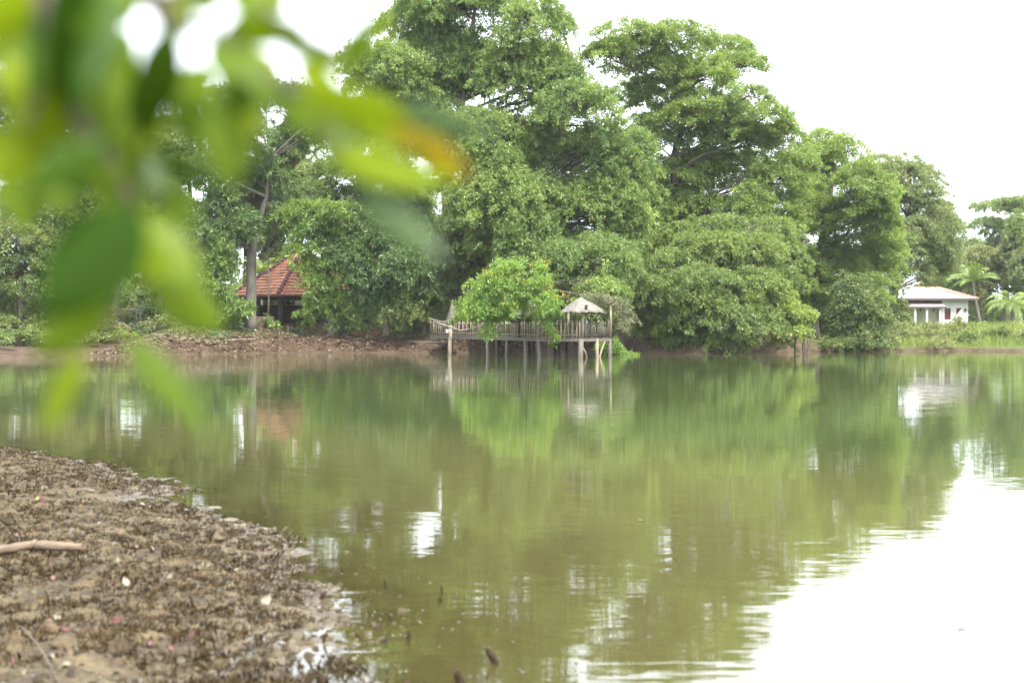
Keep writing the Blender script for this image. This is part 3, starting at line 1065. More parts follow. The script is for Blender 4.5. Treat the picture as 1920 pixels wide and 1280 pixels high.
tree('light_green_tree', 'light green tree behind the blurred hanging leaves, left of the forked mango trunk', 'tree', 104,
     [(300, 610, 0.18), (302, 520, 0.15), (308, 440, 0.1)],
     [(300, 365, 48, 32), (345, 408, 38, 34), (258, 412, 48, 30), (312, 450, 50, 34), (235, 470, 46, 36), (340, 490, 36, 34), (290, 510, 50, 34), (200, 440, 44, 34)],
     'feather', 'lf_rain', 19, depth=2.4, flat=0.5)
tree('leafy_shrub', 'bushy green shrub left of the forked mango trunk, reaching up to the roof corner', 'bush', 99.5,
     [(415, 615, 0.1), (415, 560, 0.08), (412, 510, 0.05)],
     [(405, 490, 30, 28), (418, 520, 16, 22), (395, 540, 30, 32), (440, 577, 30, 16), (400, 590, 30, 24), (468, 574, 14, 12), (412, 455, 24, 22), (425, 600, 26, 12)],
     'mango', 'lf_mango2', 20, depth=1.4, limb_r=0.05)
tree('leafy_shrub', 'green shrub on the bank below the hanging blurred leaves at left', 'bush', 97,
     [(180, 640, 0.06), (180, 615, 0.05), (182, 600, 0.03)],
     [(170, 600, 34, 18), (205, 620, 32, 14), (150, 625, 30, 14), (120, 640, 24, 12), (190, 585, 24, 14)],
     'shrub', 'lf_shrub', 21, depth=1.2, limb_r=0.03)
# yellow flowering tree over the pier
tree('yellow_flowering_tree', 'small bright green tree with yellow flowers leaning out in front of the pier railing', 'tree', 83,
     [(893, 640, 0.14, 101), (905, 605, 0.12, 92), (935, 560, 0.09, 85), (955, 525, 0.05, 83)],
     [(952, 512, 36, 22, -0.5), (925, 530, 30, 22, 0), (897, 545, 26, 22, 0.2), (960, 545, 34, 28, -1), (912, 575, 34, 26, 0), (890, 585, 18, 18, 0), (955, 582, 26, 16, -0.7), (1010, 512, 17, 15, -0.5),
      (1010, 545, 26, 26, -1), (1030, 570, 24, 22, -1), (1040, 592, 16, 16, -0.8), (1030, 612, 15, 16, -0.5), (918, 612, 24, 16, 0), (908, 632, 14, 10, 0), (985, 565, 16, 18, 0), (868, 578, 16, 16, 2), (862, 600, 12, 12, 3), (1034, 634, 9, 11, -0.4), (975, 495, 9, 8, 0), (1000, 588, 14, 10, -0.5), (935, 495, 14, 8, 0), (1016, 498, 8, 8, 0)],
     'fig', 'lf_yellow', 22, depth=1.0, limb_r=0.035, blossom=40, leaf=0.8, dens=1.0)
tree('dry_branch_tree', 'pale half-dry small-leaved branches hanging at the right corner of the gazebo', 'tree', 85.2,
     [(1215, 640, 0.09, 101), (1200, 605, 0.07, 94), (1180, 580, 0.04, 87)],
     [(1165, 577, 20, 10), (1178, 597, 14, 14), (1150, 565, 26, 12), (1166, 615, 7, 12), (1128, 566, 20, 9), (1105, 556, 14, 7)],
     'wispy', 'lf_dry', 23, depth=0.5, limb_r=0.03, leaf=0.7)
tree('trailing_plant', 'yellow green creeper trailing from the bank into the water beside the gazebo posts', 'plant', 92,
     [(1150, 655, 0.05), (1152, 648, 0.04), (1155, 643, 0.03)],
     [(1140, 645, 20, 12), (1160, 657, 20, 8), (1178, 664, 14, 4, -2), (1125, 652, 12, 10), (1190, 667, 8, 2.5, -3)],
     'shrub', 'lf_yellow', 24, depth=0.7, limb_r=0.02, leaf=0.7)

# right bank shrubs in front of the white house
RB = [((1690, 620, 42, 15), 'low olive shrub right of the dark shore bush', 'lf_shrub', 118),
      ((1745, 621, 40, 14), 'grey green shrub in front of the verandah of the white house', 'lf_shrub', 120),
      ((1795, 611, 22, 16), 'taller pale shrub in front of the right corner of the white house', 'lf_shrub', 122),
      ((1818, 632, 24, 14), 'mid green shrub below the right corner of the white house, near the water', 'lf_dark', 112),
      ((1875, 626, 36, 13), 'dark green shrub below the drooping palm at the right', 'lf_dark', 116),
      ((1935, 628, 36, 15), 'green shrub cut by the right edge of the view', 'lf_shrub', 114),
      ((1845, 618, 22, 12), 'yellowish shrub between the white house and the drooping palm', 'lf_lime', 128),
      ((1760, 640, 34, 7), 'low spreading shrub on the grassy right shore', 'lf_shrub', 109),
      ((1668, 640, 22, 12), 'small light shrub at the foot of the dark shore bush', 'lf_shrub', 106)]
for i, ((px, py, rx, ry), lab, mt, Y) in enumerate(RB):
    tree('shore_shrub', lab, 'bush', Y,
         [(px, py + ry, 0.07), (px + 3, py + 4, 0.05), (px - 4, py - ry * 0.4, 0.03)],
         [(px, py - ry * 0.3, rx * 0.55, ry * 0.7), (px - rx * 0.55, py + ry * 0.2, rx * 0.45, ry * 0.6), (px + rx * 0.55, py + ry * 0.25, rx * 0.45, ry * 0.6), (px, py + ry * 0.45, rx * 0.7, ry * 0.5)],
         'shrub', mt, 40 + i, depth=1.6, limb_r=0.03, leaf=1.15, group='shrubs on the right bank')

# trees standing further back that close the view between the trunks
BT = [(505, 470, 62, 62, 126, 'lf_shrub', 'pale green tree directly behind the peak of the tiled roof'),
      (390, 470, 60, 70, 126, 'lf_feather', 'leafy tree behind the bushy shrub left of the tiled roof'),
      (800, 380, 50, 60, 126, 'lf_feather', 'leafy tree behind the fork of the big trunk'),
(330, 300, 95, 110, 122, 'lf_feather', 'leafy tree behind the forked mango, left of its crown'),
      (560, 330, 70, 95, 124, 'lf_rain2', 'leafy tree behind the roof ridge of the tiled pavilion'),
      (460, 350, 80, 90, 128, 'lf_shrub', 'pale leafy tree showing through the crown of the forked mango'),
      (200, 340, 110, 110, 122, 'lf_rain2', 'leafy tree behind the hanging palm fronds at left'),
      (1880, 500, 70, 80, 178, 'lf_shrub', 'pale tree behind the drooping palm at the right edge'),
      (1950, 470, 60, 110, 172, 'lf_feather', 'tall pale tree cut by the right edge'),
      (1780, 480, 50, 90, 182, 'lf_feather', 'hazy tree between the olive brown tree and the upright palm'),
(60, 470, 120, 150, 128, 'lf_feather', 'dim green tree far behind the feathery trees at the left edge'),
      (190, 480, 110, 130, 132, 'lf_dark', 'dark tree far behind the light green tree at left'),
      (330, 500, 90, 100, 126, 'lf_rain2', 'dense tree behind the slanting palm trunk'),
      (560, 520, 90, 90, 130, 'lf_shrub', 'pale green tree behind the tiled pavilion'),
      (720, 500, 90, 110, 128, 'lf_rain2', 'dark tree behind the very dark mango'),
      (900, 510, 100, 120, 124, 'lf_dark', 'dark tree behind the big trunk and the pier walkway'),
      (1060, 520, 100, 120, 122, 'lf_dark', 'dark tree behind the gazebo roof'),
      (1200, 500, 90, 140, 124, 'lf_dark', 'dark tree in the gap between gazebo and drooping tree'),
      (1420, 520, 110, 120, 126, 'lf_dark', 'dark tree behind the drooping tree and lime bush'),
      (1560, 560, 90, 70, 124, 'lf_dark', 'dark tree behind the slim pale trunk right of the lime bush'),
      (-130, 450, 120, 170, 124, 'lf_feather', 'dim tree beyond the left edge')]
for i, (px, py, rx, ry, Y, mt, lab) in enumerate(BT):
    r = random.Random(i + 5)
    lob = []
    for k in range(9):
        lob.append((px + rx * r.uniform(-0.75, 0.75), py + ry * r.uniform(-0.6, 0.75), rx * r.uniform(0.35, 0.5), ry * r.uniform(0.28, 0.42)))
    tree('background_tree', lab, 'tree', Y, [(px, 612, 0.3), (px + 4, py + ry * 0.4, 0.24), (px - 4, py - ry * 0.2, 0.12)],
         lob, 'droop', mt, 60 + i, depth=3, leaf=1.3, group='trees standing behind the shore trees')

# understory along the far bank
US = [(60, 618, 60, 16, 100, 'lf_dark', 'dark undergrowth under the feathery trees at the left edge'),
      (150, 615, 50, 16, 101, 'lf_dark', 'dark undergrowth behind the low ferny shrub at left'),
      (-50, 618, 60, 20, 100, 'lf_dark', 'dark undergrowth just beyond the left edge'),
(100, 628, 36, 13, 90, 'lf_feather', 'ferny shrub leaning over the sand below the large blurred leaf'),
      (165, 632, 40, 12, 92, 'lf_shrub', 'spreading shrub at the top of the sandy beach'),
      (225, 628, 28, 9, 95.5, 'lf_lime', 'low yellowish shrub between boulder and beach'),
      (130, 610, 50, 12, 97, 'lf_feather', 'shrub behind the beach, left of the boulders'),
      (300, 590, 44, 18, 104, 'lf_dark', 'dark shrub behind the rubble row'),
      (375, 600, 30, 14, 102, 'lf_rain2', 'green shrub left of the rubble heap'),
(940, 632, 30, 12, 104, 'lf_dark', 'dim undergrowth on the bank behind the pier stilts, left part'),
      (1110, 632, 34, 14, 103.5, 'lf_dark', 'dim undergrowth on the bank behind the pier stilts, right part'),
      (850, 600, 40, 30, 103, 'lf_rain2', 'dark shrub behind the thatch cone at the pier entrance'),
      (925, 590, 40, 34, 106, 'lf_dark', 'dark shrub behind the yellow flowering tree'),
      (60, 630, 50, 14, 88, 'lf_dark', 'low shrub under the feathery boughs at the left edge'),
      (-20, 632, 50, 16, 84, 'lf_feather', 'low shrub at the very left edge of the far shore'),
      (500, 604, 24, 8, 101.4, 'lf_mango2', 'small shrub on the grass before the dark pavilion opening'),
      (650, 612, 40, 8, 101.4, 'lf_mango', 'low shrub on the grass right of the grey step wall'),
      (310, 606, 50, 12, 101, 'lf_shrub', 'low pale shrub above the rubble row'),
(870, 628, 24, 14, 105, 'lf_dark', 'dark undergrowth at the foot of the big trunk'),
      (1075, 612, 40, 24, 108, 'lf_dark', 'undergrowth on the bank behind the gazebo deck'),
      (1160, 615, 40, 28, 104, 'lf_rain2', 'undergrowth filling the dark gap right of the gazebo'),
      (1000, 625, 36, 16, 107, 'lf_dark', 'undergrowth on the bank under the pier railing'),
      (770, 607, 34, 14, 102, 'lf_dark', 'low dark shrub left of the pier entrance'),
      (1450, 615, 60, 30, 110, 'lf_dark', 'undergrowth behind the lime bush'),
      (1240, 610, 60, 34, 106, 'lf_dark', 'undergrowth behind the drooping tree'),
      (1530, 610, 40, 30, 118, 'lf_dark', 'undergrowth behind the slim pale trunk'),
      (700, 600, 30, 14, 118, 'lf_lime', 'sunlit yellow green shrub seen past the dark posts of the pavilion'),
      (250, 590, 40, 16, 108, 'lf_shrub', 'pale shrub by the rail fence at left'),
      (340, 595, 40, 18, 107, 'lf_mango2', 'shrub on the bank above the rubble stones')]
for i, (px, py, rx, ry, Y, mt, lab) in enumerate(US):
    tree('undergrowth_shrub', lab, 'bush', Y,
         [(px, py + ry, 0.06), (px + 3, py + 4, 0.05), (px - 4, py - ry * 0.4, 0.03)],
         [(px, py - ry * 0.3, rx * 0.55, ry * 0.7), (px - rx * 0.55, py + ry * 0.2, rx * 0.45, ry * 0.6), (px + rx * 0.55, py + ry * 0.25, rx * 0.45, ry * 0.6)],
         'shrub', mt, 90 + i, depth=1.0, limb_r=0.03, leaf=1.2, group='undergrowth along the far bank')


# ---- palms
def palm(name, label, base, top, Y, r, nfr, L, seed, droop=0.6, rise=0.5, with_trunk=True, asp=0.05, group=None):
    rng = np.random.default_rng(seed)
    random.seed(seed)
    a = P(base[0], base[1], Y)
    a.z = gz(a.x, a.y) - 0.05
    t = P(top[0], top[1], Y)
    root = thing(name, a, label, 'palm', group)
    if with_trunk:
        mb = MB()
        pts = curve_pts(a, t, 9, 0.02, 0.03)
        mb.tube(pts, [r * (1.3 - 0.5 * k / 8) for k in range(9)], 8)
        mb.build('trunk', M['bark_pale'], root)
    for k in range(nfr):
        az = 2 * math.pi * (k * 0.382) + random.uniform(-0.2, 0.2)
        el = rise + random.uniform(-0.9, 0.75) * (1 - 0.3 * rise)
        n = 14
        p = Vector(t)
        pts = [p.copy()]
        e = el
        for s in range(n):
            stp = L * random.uniform(0.97, 1.03) / n
            p = p + Vector((math.cos(az) * math.cos(e), math.sin(az) * math.cos(e), math.sin(e))) * stp
            e -= droop * (0.6 + 1.2 * s / n) * 2.2 / n
            pts.append(p.copy())
        mb = MB()
        mb.tube(pts, [0.035 * L / 3 * (1 - 0.85 * i / n) for i in range(n + 1)], 4, False)
        pv = np.array([tuple(q) for q in pts])
        m = 42
        u = np.linspace(0.14, 0.99, m) * n
        i0 = np.minimum(u.astype(int), n - 1)
        fr = (u - i0)[:, None]
        bpos = pv[i0] * (1 - fr) + pv[i0 + 1] * fr
        tan = unit(pv[i0 + 1] - pv[i0])
        sd = unit(np.cross(tan, np.array([0, 0, 1.0])))
        ln = L * 0.20 * np.sin(np.clip(u / n, 0, 1) * 2.6 + 0.35).clip(0.25, 1)
        for sg in (-1, 1):
            d = unit(sd * sg * 0.8 + tan * 0.55 + np.array([0, 0, -0.45]) + rng.normal(size=(m, 3)) * 0.1)
            w = L * 0.011
            for j in range(m):
                b = Vector(bpos[j])
                dd = Vector(d[j]) * ln[j]
                s2 = Vector(tan[j]) * w
                mid = b + dd * 0.55
                tip = b + dd + Vector((0, 0, -ln[j] * 0.22))
                mb.quad(b - s2 * 0.5, mid - s2, tip, mid + s2)
        me = mb.mesh('frond', root.location)
        at = me.attributes.new('tint', 'FLOAT', 'FACE')
        base_t = random.uniform(0.1, 0.85)
        at.data.foreach_set('value', np.clip(base_t + rng.normal(0, 0.1, len(mb.f)), 0, 1).astype(np.float32))
        link('frond', me, root, M['lf_palm'])
    return root


palm('coconut_palm', 'coconut palm with upright fronds right of the white house', (1840, 606), (1824, 528), 172, 0.15, 22, 3.4, 1, 0.6, 0.95)
palm('coconut_palm', 'drooping yellow green palm at the right edge of the far bank', (1900, 612), (1900, 572), 150, 0.3, 22, 3.5, 2, 0.85, 0.65)
palm('coconut_palm', 'coconut palm with fronds showing at upper left, among the blurred leaves', (372, 612), (350, 178), 122, 0.17, 18, 3.4, 3, 0.6, 0.5)
palm('coconut_palm', 'coconut palm with hanging fronds left of the forked mango tree', (215, 612), (243, 300), 116, 0.16, 18, 3.0, 4, 0.9, 0.2)
palm('coconut_palm', 'slanting pale palm trunk left of the forked mango trunk, crown lost among leaves', (375, 610), (385, 440), 108, 0.17, 10, 2.2, 5, 0.8, 0.3)
palm('young_palm', 'young palm with pale arching fronds right of the dark pavilion posts', (695, 612), (694, 600), 103, 0.06, 11, 1.5, 6, 0.8, 0.9, False)
palm('young_palm', 'palm with fronds behind the left slope of the red tiled roof', (492, 610), (490, 512), 118, 0.12, 14, 2.2, 7, 0.7, 0.9)


# ---- spiky tufts on the bank
def tuft(label, px, py, Y, h, n, seed, mat='lf_teal'):
    rng = np.random.default_rng(seed)
    a = hit(px, py)
    a.z -= 0.03
    root = thing('spiky_tuft', a, label, 'plant', 'spiky tufts on the bank')
    az = rng.random(n) * 6.283
    el = rng.uniform(0.25, 1.45, n)
    d = np.stack([np.cos(az) * np.cos(el), np.sin(az) * np.cos(el), np.sin(el)], 1)
    base = np.zeros((n, 3)) + rng.normal(size=(n, 3)) * 0.05
    v, f = leaf_quads(base, d, h * rng.uniform(0.6, 1.1, n), 0.09, rng, sag=0.35)
    link('blades', np_mesh('blades', v, f, 4, False, rng.random(n)), root, M['lf_teal'])


tuft('dark blue green spiky tuft above the rubble stones, left one below the rail fence', 247, 622, 99, 1.1, 90, 1)
tuft('dark spiky tuft on the bank just right of the rubble stone heap', 434, 616, 101.5, 1.2, 110, 2)
tuft('spiky tuft growing from the leaf-strewn bank below the tiled pavilion', 557, 626, 101.5, 0.85, 70, 3)


# ---- grass
def grass(name, pts, n, h, seed, mat, asp=0.06):
    rng = np.random.default_rng(seed)
    x0, x1, y0, y1, zlo, zhi = pts
    x = rng.uniform(x0, x1, n)
    y = rng.uniform(y0, y1, n)
    z = ground_z(x, y)
    k = (z > zlo) & (z < zhi) & (vnoise(x * 0.6, y * 0.6) + rng.normal(0, 0.2, n) > -0.28)
    x, y, z = x[k], y[k], z[k]
    n = len(x)
    az = rng.random(n) * 6.283
    el = rng.uniform(0.75, 1.5, n)
    d = np.stack([np.cos(az) * np.cos(el), np.sin(az) * np.cos(el), np.sin(el)], 1)
    hh = h * rng.uniform(0.4, 1.2, n) * (1 + 0.8 * vnoise(x * 0.4 + 5, y * 0.4))
    v, f = leaf_quads(np.stack([x, y, z - 0.02], 1), d, hh, asp, rng, 0.2, 0.15)
    t = np.clip(0.5 + 0.8 * vnoise(x * 0.25, y * 0.25) + rng.normal(0, 0.2, n), 0, 1)
    o = link(name, np_mesh(name, v, f, 4, False, t), None, M[mat])
    tag(o, kind='stuff')
    return o


o = grass('bank_grass', (-34, -4, 92, 116, 1.0, 3.0), 52000, 0.26, 5, 'lf_lawn', 0.12)
tag(o, 'short green grass on top of the eroded left bank', 'grass')
o = grass('shore_grass', (24, 48, 100, 135, 0.05, 3.0), 30000, 0.75, 6, 'lf_grass', 0.06)
tag(o, 'tall yellow green grass along the right shore below the white house', 'grass')


# ---- the wood far behind, one mass
def far_wood():
    rng = np.random.default_rng(77)
    L = []
    for x in np.arange(-75, 34, 3.2):
        for k in range(2):
            yy = 148 + rng.uniform(-8, 14)
            h = rng.uniform(2.5, 6.5)
            L.append((x + rng.uniform(-2, 2), yy, 2.0 + h * 0.55, rng.uniform(2.5, 4), 3.0, h * 0.55))
    for x in np.arange(40, 105, 3.0):
        L.append((x + rng.uniform(-1, 1), 205 + rng.uniform(-6, 6), 3.2, 3.0, 3.0, rng.uniform(1.6, 2.8)))
    st = dict(ST['droop'])
    st.update(L=0.42, pad=1.2, pads=1.4)
    v, f, t, _ = crown_from_lobes(np.array(L), st, rng)
    o = link('far_wood', np_mesh('far_wood', v, f, 4, False, t), None, M['lf_rain2'])
    tag(o, 'far belt of trees closing the view low down between the trunks', 'wood', kind='stuff')


far_wood()
# ================================================================== PIER AND GAZEBO
Fc = P(1090, 633, 82)
ZD = Fc.z                                            # deck height at the front corner
Rc = P(1143, 633, 84.6); Rc.z = ZD
Lc = Fc + Vector((-0.82, 0.57, 0)) * 3.0
Bc = Rc + (Lc - Fc)
We = P(808, 626, 97); We.z = ZD + 0.12               # landward end of the walkway
wd = (We - Lc).normalized()
wn = Vector((wd.y, -wd.x, 0)) * -1                   # towards the back
if wn.y < 0:
    wn = -wn
WB = 1.5

pier = thing('wooden_pier', (Lc.x, Lc.y, 0), 'weathered wooden pier on stilts with picket railings, leading from the bank to the gazebo', 'pier')


def plank_floor(mb, a, b, c, d, n, th, rng):
    """boards across the strip a-b (front edge) / d-c (back edge)"""
    for i in range(n):
        t0, t1 = i / n + 0.04 / n, (i + 1) / n - 0.04 / n
        p = [a.lerp(b, t0), a.lerp(b, t1), d.lerp(c, t1), d.lerp(c, t0)]
        o = rng.uniform(-0.012, 0.012)
        e = rng.uniform(-0.05, 0.05)
        out = (p[0] - p[3]).normalized() * e
        p = [p[0] + out, p[1] + out, p[2], p[3]]
        up = Vector((0, 0, o))
        mb.hexa([q + Vector((0, 0, -th)) + up for q in p] + [q + up for q in p])


rr = random.Random(4)
mb = MB()
plank_floor(mb, Fc, Rc, Bc, Lc, 22, 0.05, rr)
plank_floor(mb, Lc + wd * 0.02, We, We + wn * WB, Lc + wn * WB + wd * 0.02, 80, 0.05, rr)
mb.build('deck', M['wood_grey'], pier)
mb = MB()
for a, b in ((Fc, Rc), (Lc, Fc), (Bc, Rc), (Lc, Bc), (Lc, We), (Lc + wn * WB, We + wn * WB)):
    i = (a - b).normalized() * 0.1
    mb.beam(a + Vector((0, 0, -0.14)) + i * 0, b + Vector((0, 0, -0.14)), 0.11, 0.16)
mb.build('beam', M['wood_grey'], pier)


def railing(a, b, step, h, mat, lean=0.03, w=0.055):
    mb = MB()
    L = (b - a).length
    n = max(2, int(L / step))
    for i in range(n + 1):
        t = i / n + rr.uniform(-0.12, 0.12) / n
        p = a.lerp(b, min(max(t, 0), 1))
        q = p + Vector((rr.gauss(0, lean), rr.gauss(0, lean), h * rr.uniform(0.93, 1.07)))
        m = p.lerp(q, 0.5) + Vector((rr.gauss(0, 0.012), rr.gauss(0, 0.012), 0))
        ww = w * rr.uniform(0.7, 1.2) / 2
        mb.tube([p + Vector((0, 0, -0.06)), m, q], [ww * 1.1, ww, ww * 0.8], 5, True, 0.2)
    u = Vector((0, 0, 1))
    side = (b - a).normalized().cross(u) * 0.05
    for hh in (0.16, h * 0.84):
        mb.tube([a + u * hh - side, a.lerp(b, 0.35) + u * (hh + rr.uniform(-.02, .02)) - side, a.lerp(b, 0.7) + u * (hh + rr.uniform(-.02, .02)) - side, b + u * hh - side], [0.03] * 4, 5)
    return mb.build('railing', M[mat], pier)


railing(Fc + Vector((0.05, 0.03, 0)), Rc, 0.15, 0.98, 'wood_grey', 0.035)
railing(Lc, Fc + Vector((-0.08, 0.03, 0)), 0.25, 0.96, 'wood_pale', 0.03, 0.075)
railing(Rc + Vector((-0.03, 0.08, 0)), Bc, 0.2, 0.96, 'wood_grey')
railing(Lc + wd * 0.15, We, 0.30, 0.92, 'wood_pale', 0.03, 0.07)
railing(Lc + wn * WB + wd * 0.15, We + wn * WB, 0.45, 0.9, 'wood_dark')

# stilts: pixel x, distance along/behind, radius
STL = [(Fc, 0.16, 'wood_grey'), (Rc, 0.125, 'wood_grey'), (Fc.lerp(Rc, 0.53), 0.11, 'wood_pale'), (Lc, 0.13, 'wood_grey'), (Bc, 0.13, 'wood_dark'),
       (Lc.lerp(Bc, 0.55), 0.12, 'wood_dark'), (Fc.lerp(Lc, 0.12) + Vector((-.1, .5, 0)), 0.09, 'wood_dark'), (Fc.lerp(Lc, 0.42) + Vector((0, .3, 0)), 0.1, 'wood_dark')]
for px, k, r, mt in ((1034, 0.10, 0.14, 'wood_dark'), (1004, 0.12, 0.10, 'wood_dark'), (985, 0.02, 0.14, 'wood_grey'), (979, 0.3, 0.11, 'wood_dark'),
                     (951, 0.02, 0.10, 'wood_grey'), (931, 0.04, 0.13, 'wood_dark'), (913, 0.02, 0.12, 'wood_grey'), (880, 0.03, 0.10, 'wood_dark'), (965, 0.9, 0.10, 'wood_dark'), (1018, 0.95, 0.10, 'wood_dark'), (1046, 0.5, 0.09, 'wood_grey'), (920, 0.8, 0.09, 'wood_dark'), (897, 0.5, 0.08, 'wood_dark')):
    best = None
    for i in range(200):
        p = Lc.lerp(We, i / 199)
        sx = 960 + p.x / p.y * FPX
        if best is None or abs(sx - px) < best[0]:
            best = (abs(sx - px), p)
    STL.append((best[1] + wn * WB * k, r, mt))
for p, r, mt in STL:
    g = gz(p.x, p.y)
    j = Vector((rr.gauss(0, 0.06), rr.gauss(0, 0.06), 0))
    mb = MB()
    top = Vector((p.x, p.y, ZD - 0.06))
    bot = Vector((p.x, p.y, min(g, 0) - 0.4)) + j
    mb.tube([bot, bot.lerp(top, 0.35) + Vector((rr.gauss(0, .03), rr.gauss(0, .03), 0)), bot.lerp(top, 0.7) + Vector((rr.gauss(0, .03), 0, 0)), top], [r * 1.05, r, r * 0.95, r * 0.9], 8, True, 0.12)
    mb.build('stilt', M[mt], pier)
for a, b in (((1103, 672, 82.6), (1092, 650, 82.0)), ((1122, 670, 83.2), (1134, 641, 84.0))):
    mb = MB()
    mb.tube([P(*a) - Vector((0, 0, 0.3)), P(*a).lerp(P(*b), 0.5), P(*b)], [0.06, 0.055, 0.045], 6)
    mb.build('brace', M['wood_pale'], pier)


def thatch_roof(mb, apex, corners, drop=0.1, layers=5, strands=420, rng=None, th=0.09, bulge=0.0):
    """layered hipped thatch: stepped solid courses plus loose strands along the edges"""
    rng = rng or random.Random(1)
    n = len(corners)
    for l in range(layers):
        t0 = l / layers
        t1 = (l + 1) / layers + 0.05
        for i in range(n):
            a, b = corners[i], corners[(i + 1) % n]
            m = 7
            for k in range(m):
                u0, u1 = k / m, (k + 1) / m
                j0 = ((k * 37 + l * 11 + i * 5) % 7 - 3) * 0.012
                j1 = (((k + 1) * 37 + l * 11 + i * 5) % 7 - 3) * 0.012
                e0, e1 = a.lerp(b, u0), a.lerp(b, u1)
                up = Vector((0, 0, th * 0.35 * (1 if l else 1)))
                lift = Vector((0, 0, th * 0.25 * (layers - l) / layers))
                p0, p1 = apex.lerp(e0, t0) + lift, apex.lerp(e1, t0) + lift
                q0 = apex.lerp(e0, t1 + j0) + lift + up * 0.6
                q1 = apex.lerp(e1, t1 + j1) + lift + up * 0.6
                for q, tt in ((p0, t0), (p1, t0), (q0, t1 + j0), (q1, t1 + j1)):
                    q.z += bulge * math.sin(math.pi * min(tt, 1))
                d = Vector((0, 0, -th))
                mb.hexa([p0 + d, q0 + d, q1 + d, p1 + d, p0, q0, q1, p1])
    for s in range(strands):
        i = rng.randrange(n)
        u = rng.random()
        t = rng.uniform(0.25, 1.0) if s % 2 else rng.uniform(0.93, 1.02)
        e = corners[i].lerp(corners[(i + 1) % n], u)
        a = apex.lerp(e, t) + Vector((0, 0, th * 0.4 + bulge * math.sin(math.pi * min(t, 1))))
        d = (e - apex).normalized() * rng.uniform(0.15, 0.35)
        b = a + d + Vector((rng.gauss(0, .05), rng.gauss(0, .05), rng.uniform(-0.07, 0.03)))
        w = Vector((rng.gauss(0, 1), rng.gauss(0, 1), 0)).normalized() * 0.018
        mb.quad(a - w, b - w * 0.4, b + w * 0.4, a + w)


gz_root = thing('thatched_gazebo', (Fc.x, Fc.y, ZD), 'pale grass-thatched gazebo on thin poles standing at the outer end of the pier', 'gazebo')
cen = (Fc + Bc) / 2
apx = P(1088, 558.5, 84)
EZ = 1.6 + (618 - 583) / FPX * 82
cs = [Vector((cen.x + (q.x - cen.x) * 1.05, cen.y + (q.y - cen.y) * 1.05, EZ)) for q in (P(1092, 600, 81.9), P(1128, 600, 83.8), P(1094, 600, 86.6), P(1054, 600, 84.2))]
cs = [Vector((P(x, 600, y).x, y, EZ + dz)) for x, y, dz in ((1078, 81.6, 0.0), (1108, 81.9, 0.02), (1131, 83.4, 0.04), (1118, 86, 0), (1085, 86.6, 0), (1060, 85, 0.0), (1051, 83, -0.05))]
mb = MB()
thatch_roof(mb, apx, cs, rng=random.Random(3), strands=900, bulge=0.06)
mb.build('thatch_roof', M['thatch'], gz_root)
for p, t in ((Fc, P(1089, 584, 82.05)), (Rc, P(1143, 580, 84.5)), (Bc, Vector((Bc.x - .4, Bc.y - .3, EZ + .15))), (Lc, Vector((Lc.x + 0.9, Lc.y + 0.2, EZ + .1)))):
    mb = MB()
    a = p + Vector((0.05, 0.08, 0.0))
    b = Vector((a.x + 0.02, a.y + 0.02, t.z + 0.25))
    mb.tube([a, a.lerp(b, 0.5) + Vector((0.02, 0.01, 0)), b], [0.085, 0.08, 0.07], 7, True, 0.1)
    mb.build('roof_post', M['wood_pale'], gz_root)
mb = MB()
e = P(1099, 578, 81.9)
mb.box((e.x, e.y, e.z - 0.02), 0.16, 0.12, 0.42)
mb.build('lantern', M['wood_dark'], gz_root)

# second thatch over the walkway and a cone of thatch at the entrance
def on_walk(px):
    best = None
    for i in range(300):
        p = Lc.lerp(We, i / 299)
        d = abs(960 + p.x / p.y * FPX - px)
        if best is None or d < best[0]:
            best = (d, p)
    return best[1]


sw = on_walk(972) + wn * WB * 0.5
sh = thing('thatched_shelter', (sw.x, sw.y, ZD), 'small thatched shelter over the pier walkway behind the yellow flowering tree', 'shelter')
ez = 1.6 + (618 - 587) / FPX * sw.y
mb = MB()
thatch_roof(mb, Vector((sw.x, sw.y, ez + 0.85)), [Vector((sw.x + a, sw.y + b, ez)) for a, b in ((-1.0, -0.9), (0.85, -0.9), (1.0, 0.9), (-0.9, 0.9))], rng=random.Random(5), strands=300)
mb.build('thatch_roof', M['thatch'], sh)
for a, b in ((-.6, -.55), (.6, -.55), (.6, .6), (-.6, .6)):
    mb = MB()
    mb.tube([(sw.x + a, sw.y + b, ZD), (sw.x + a, sw.y + b, ez + 0.22)], [0.07, 0.06], 7)
    mb.build('roof_post', M['wood_dark'], sh)

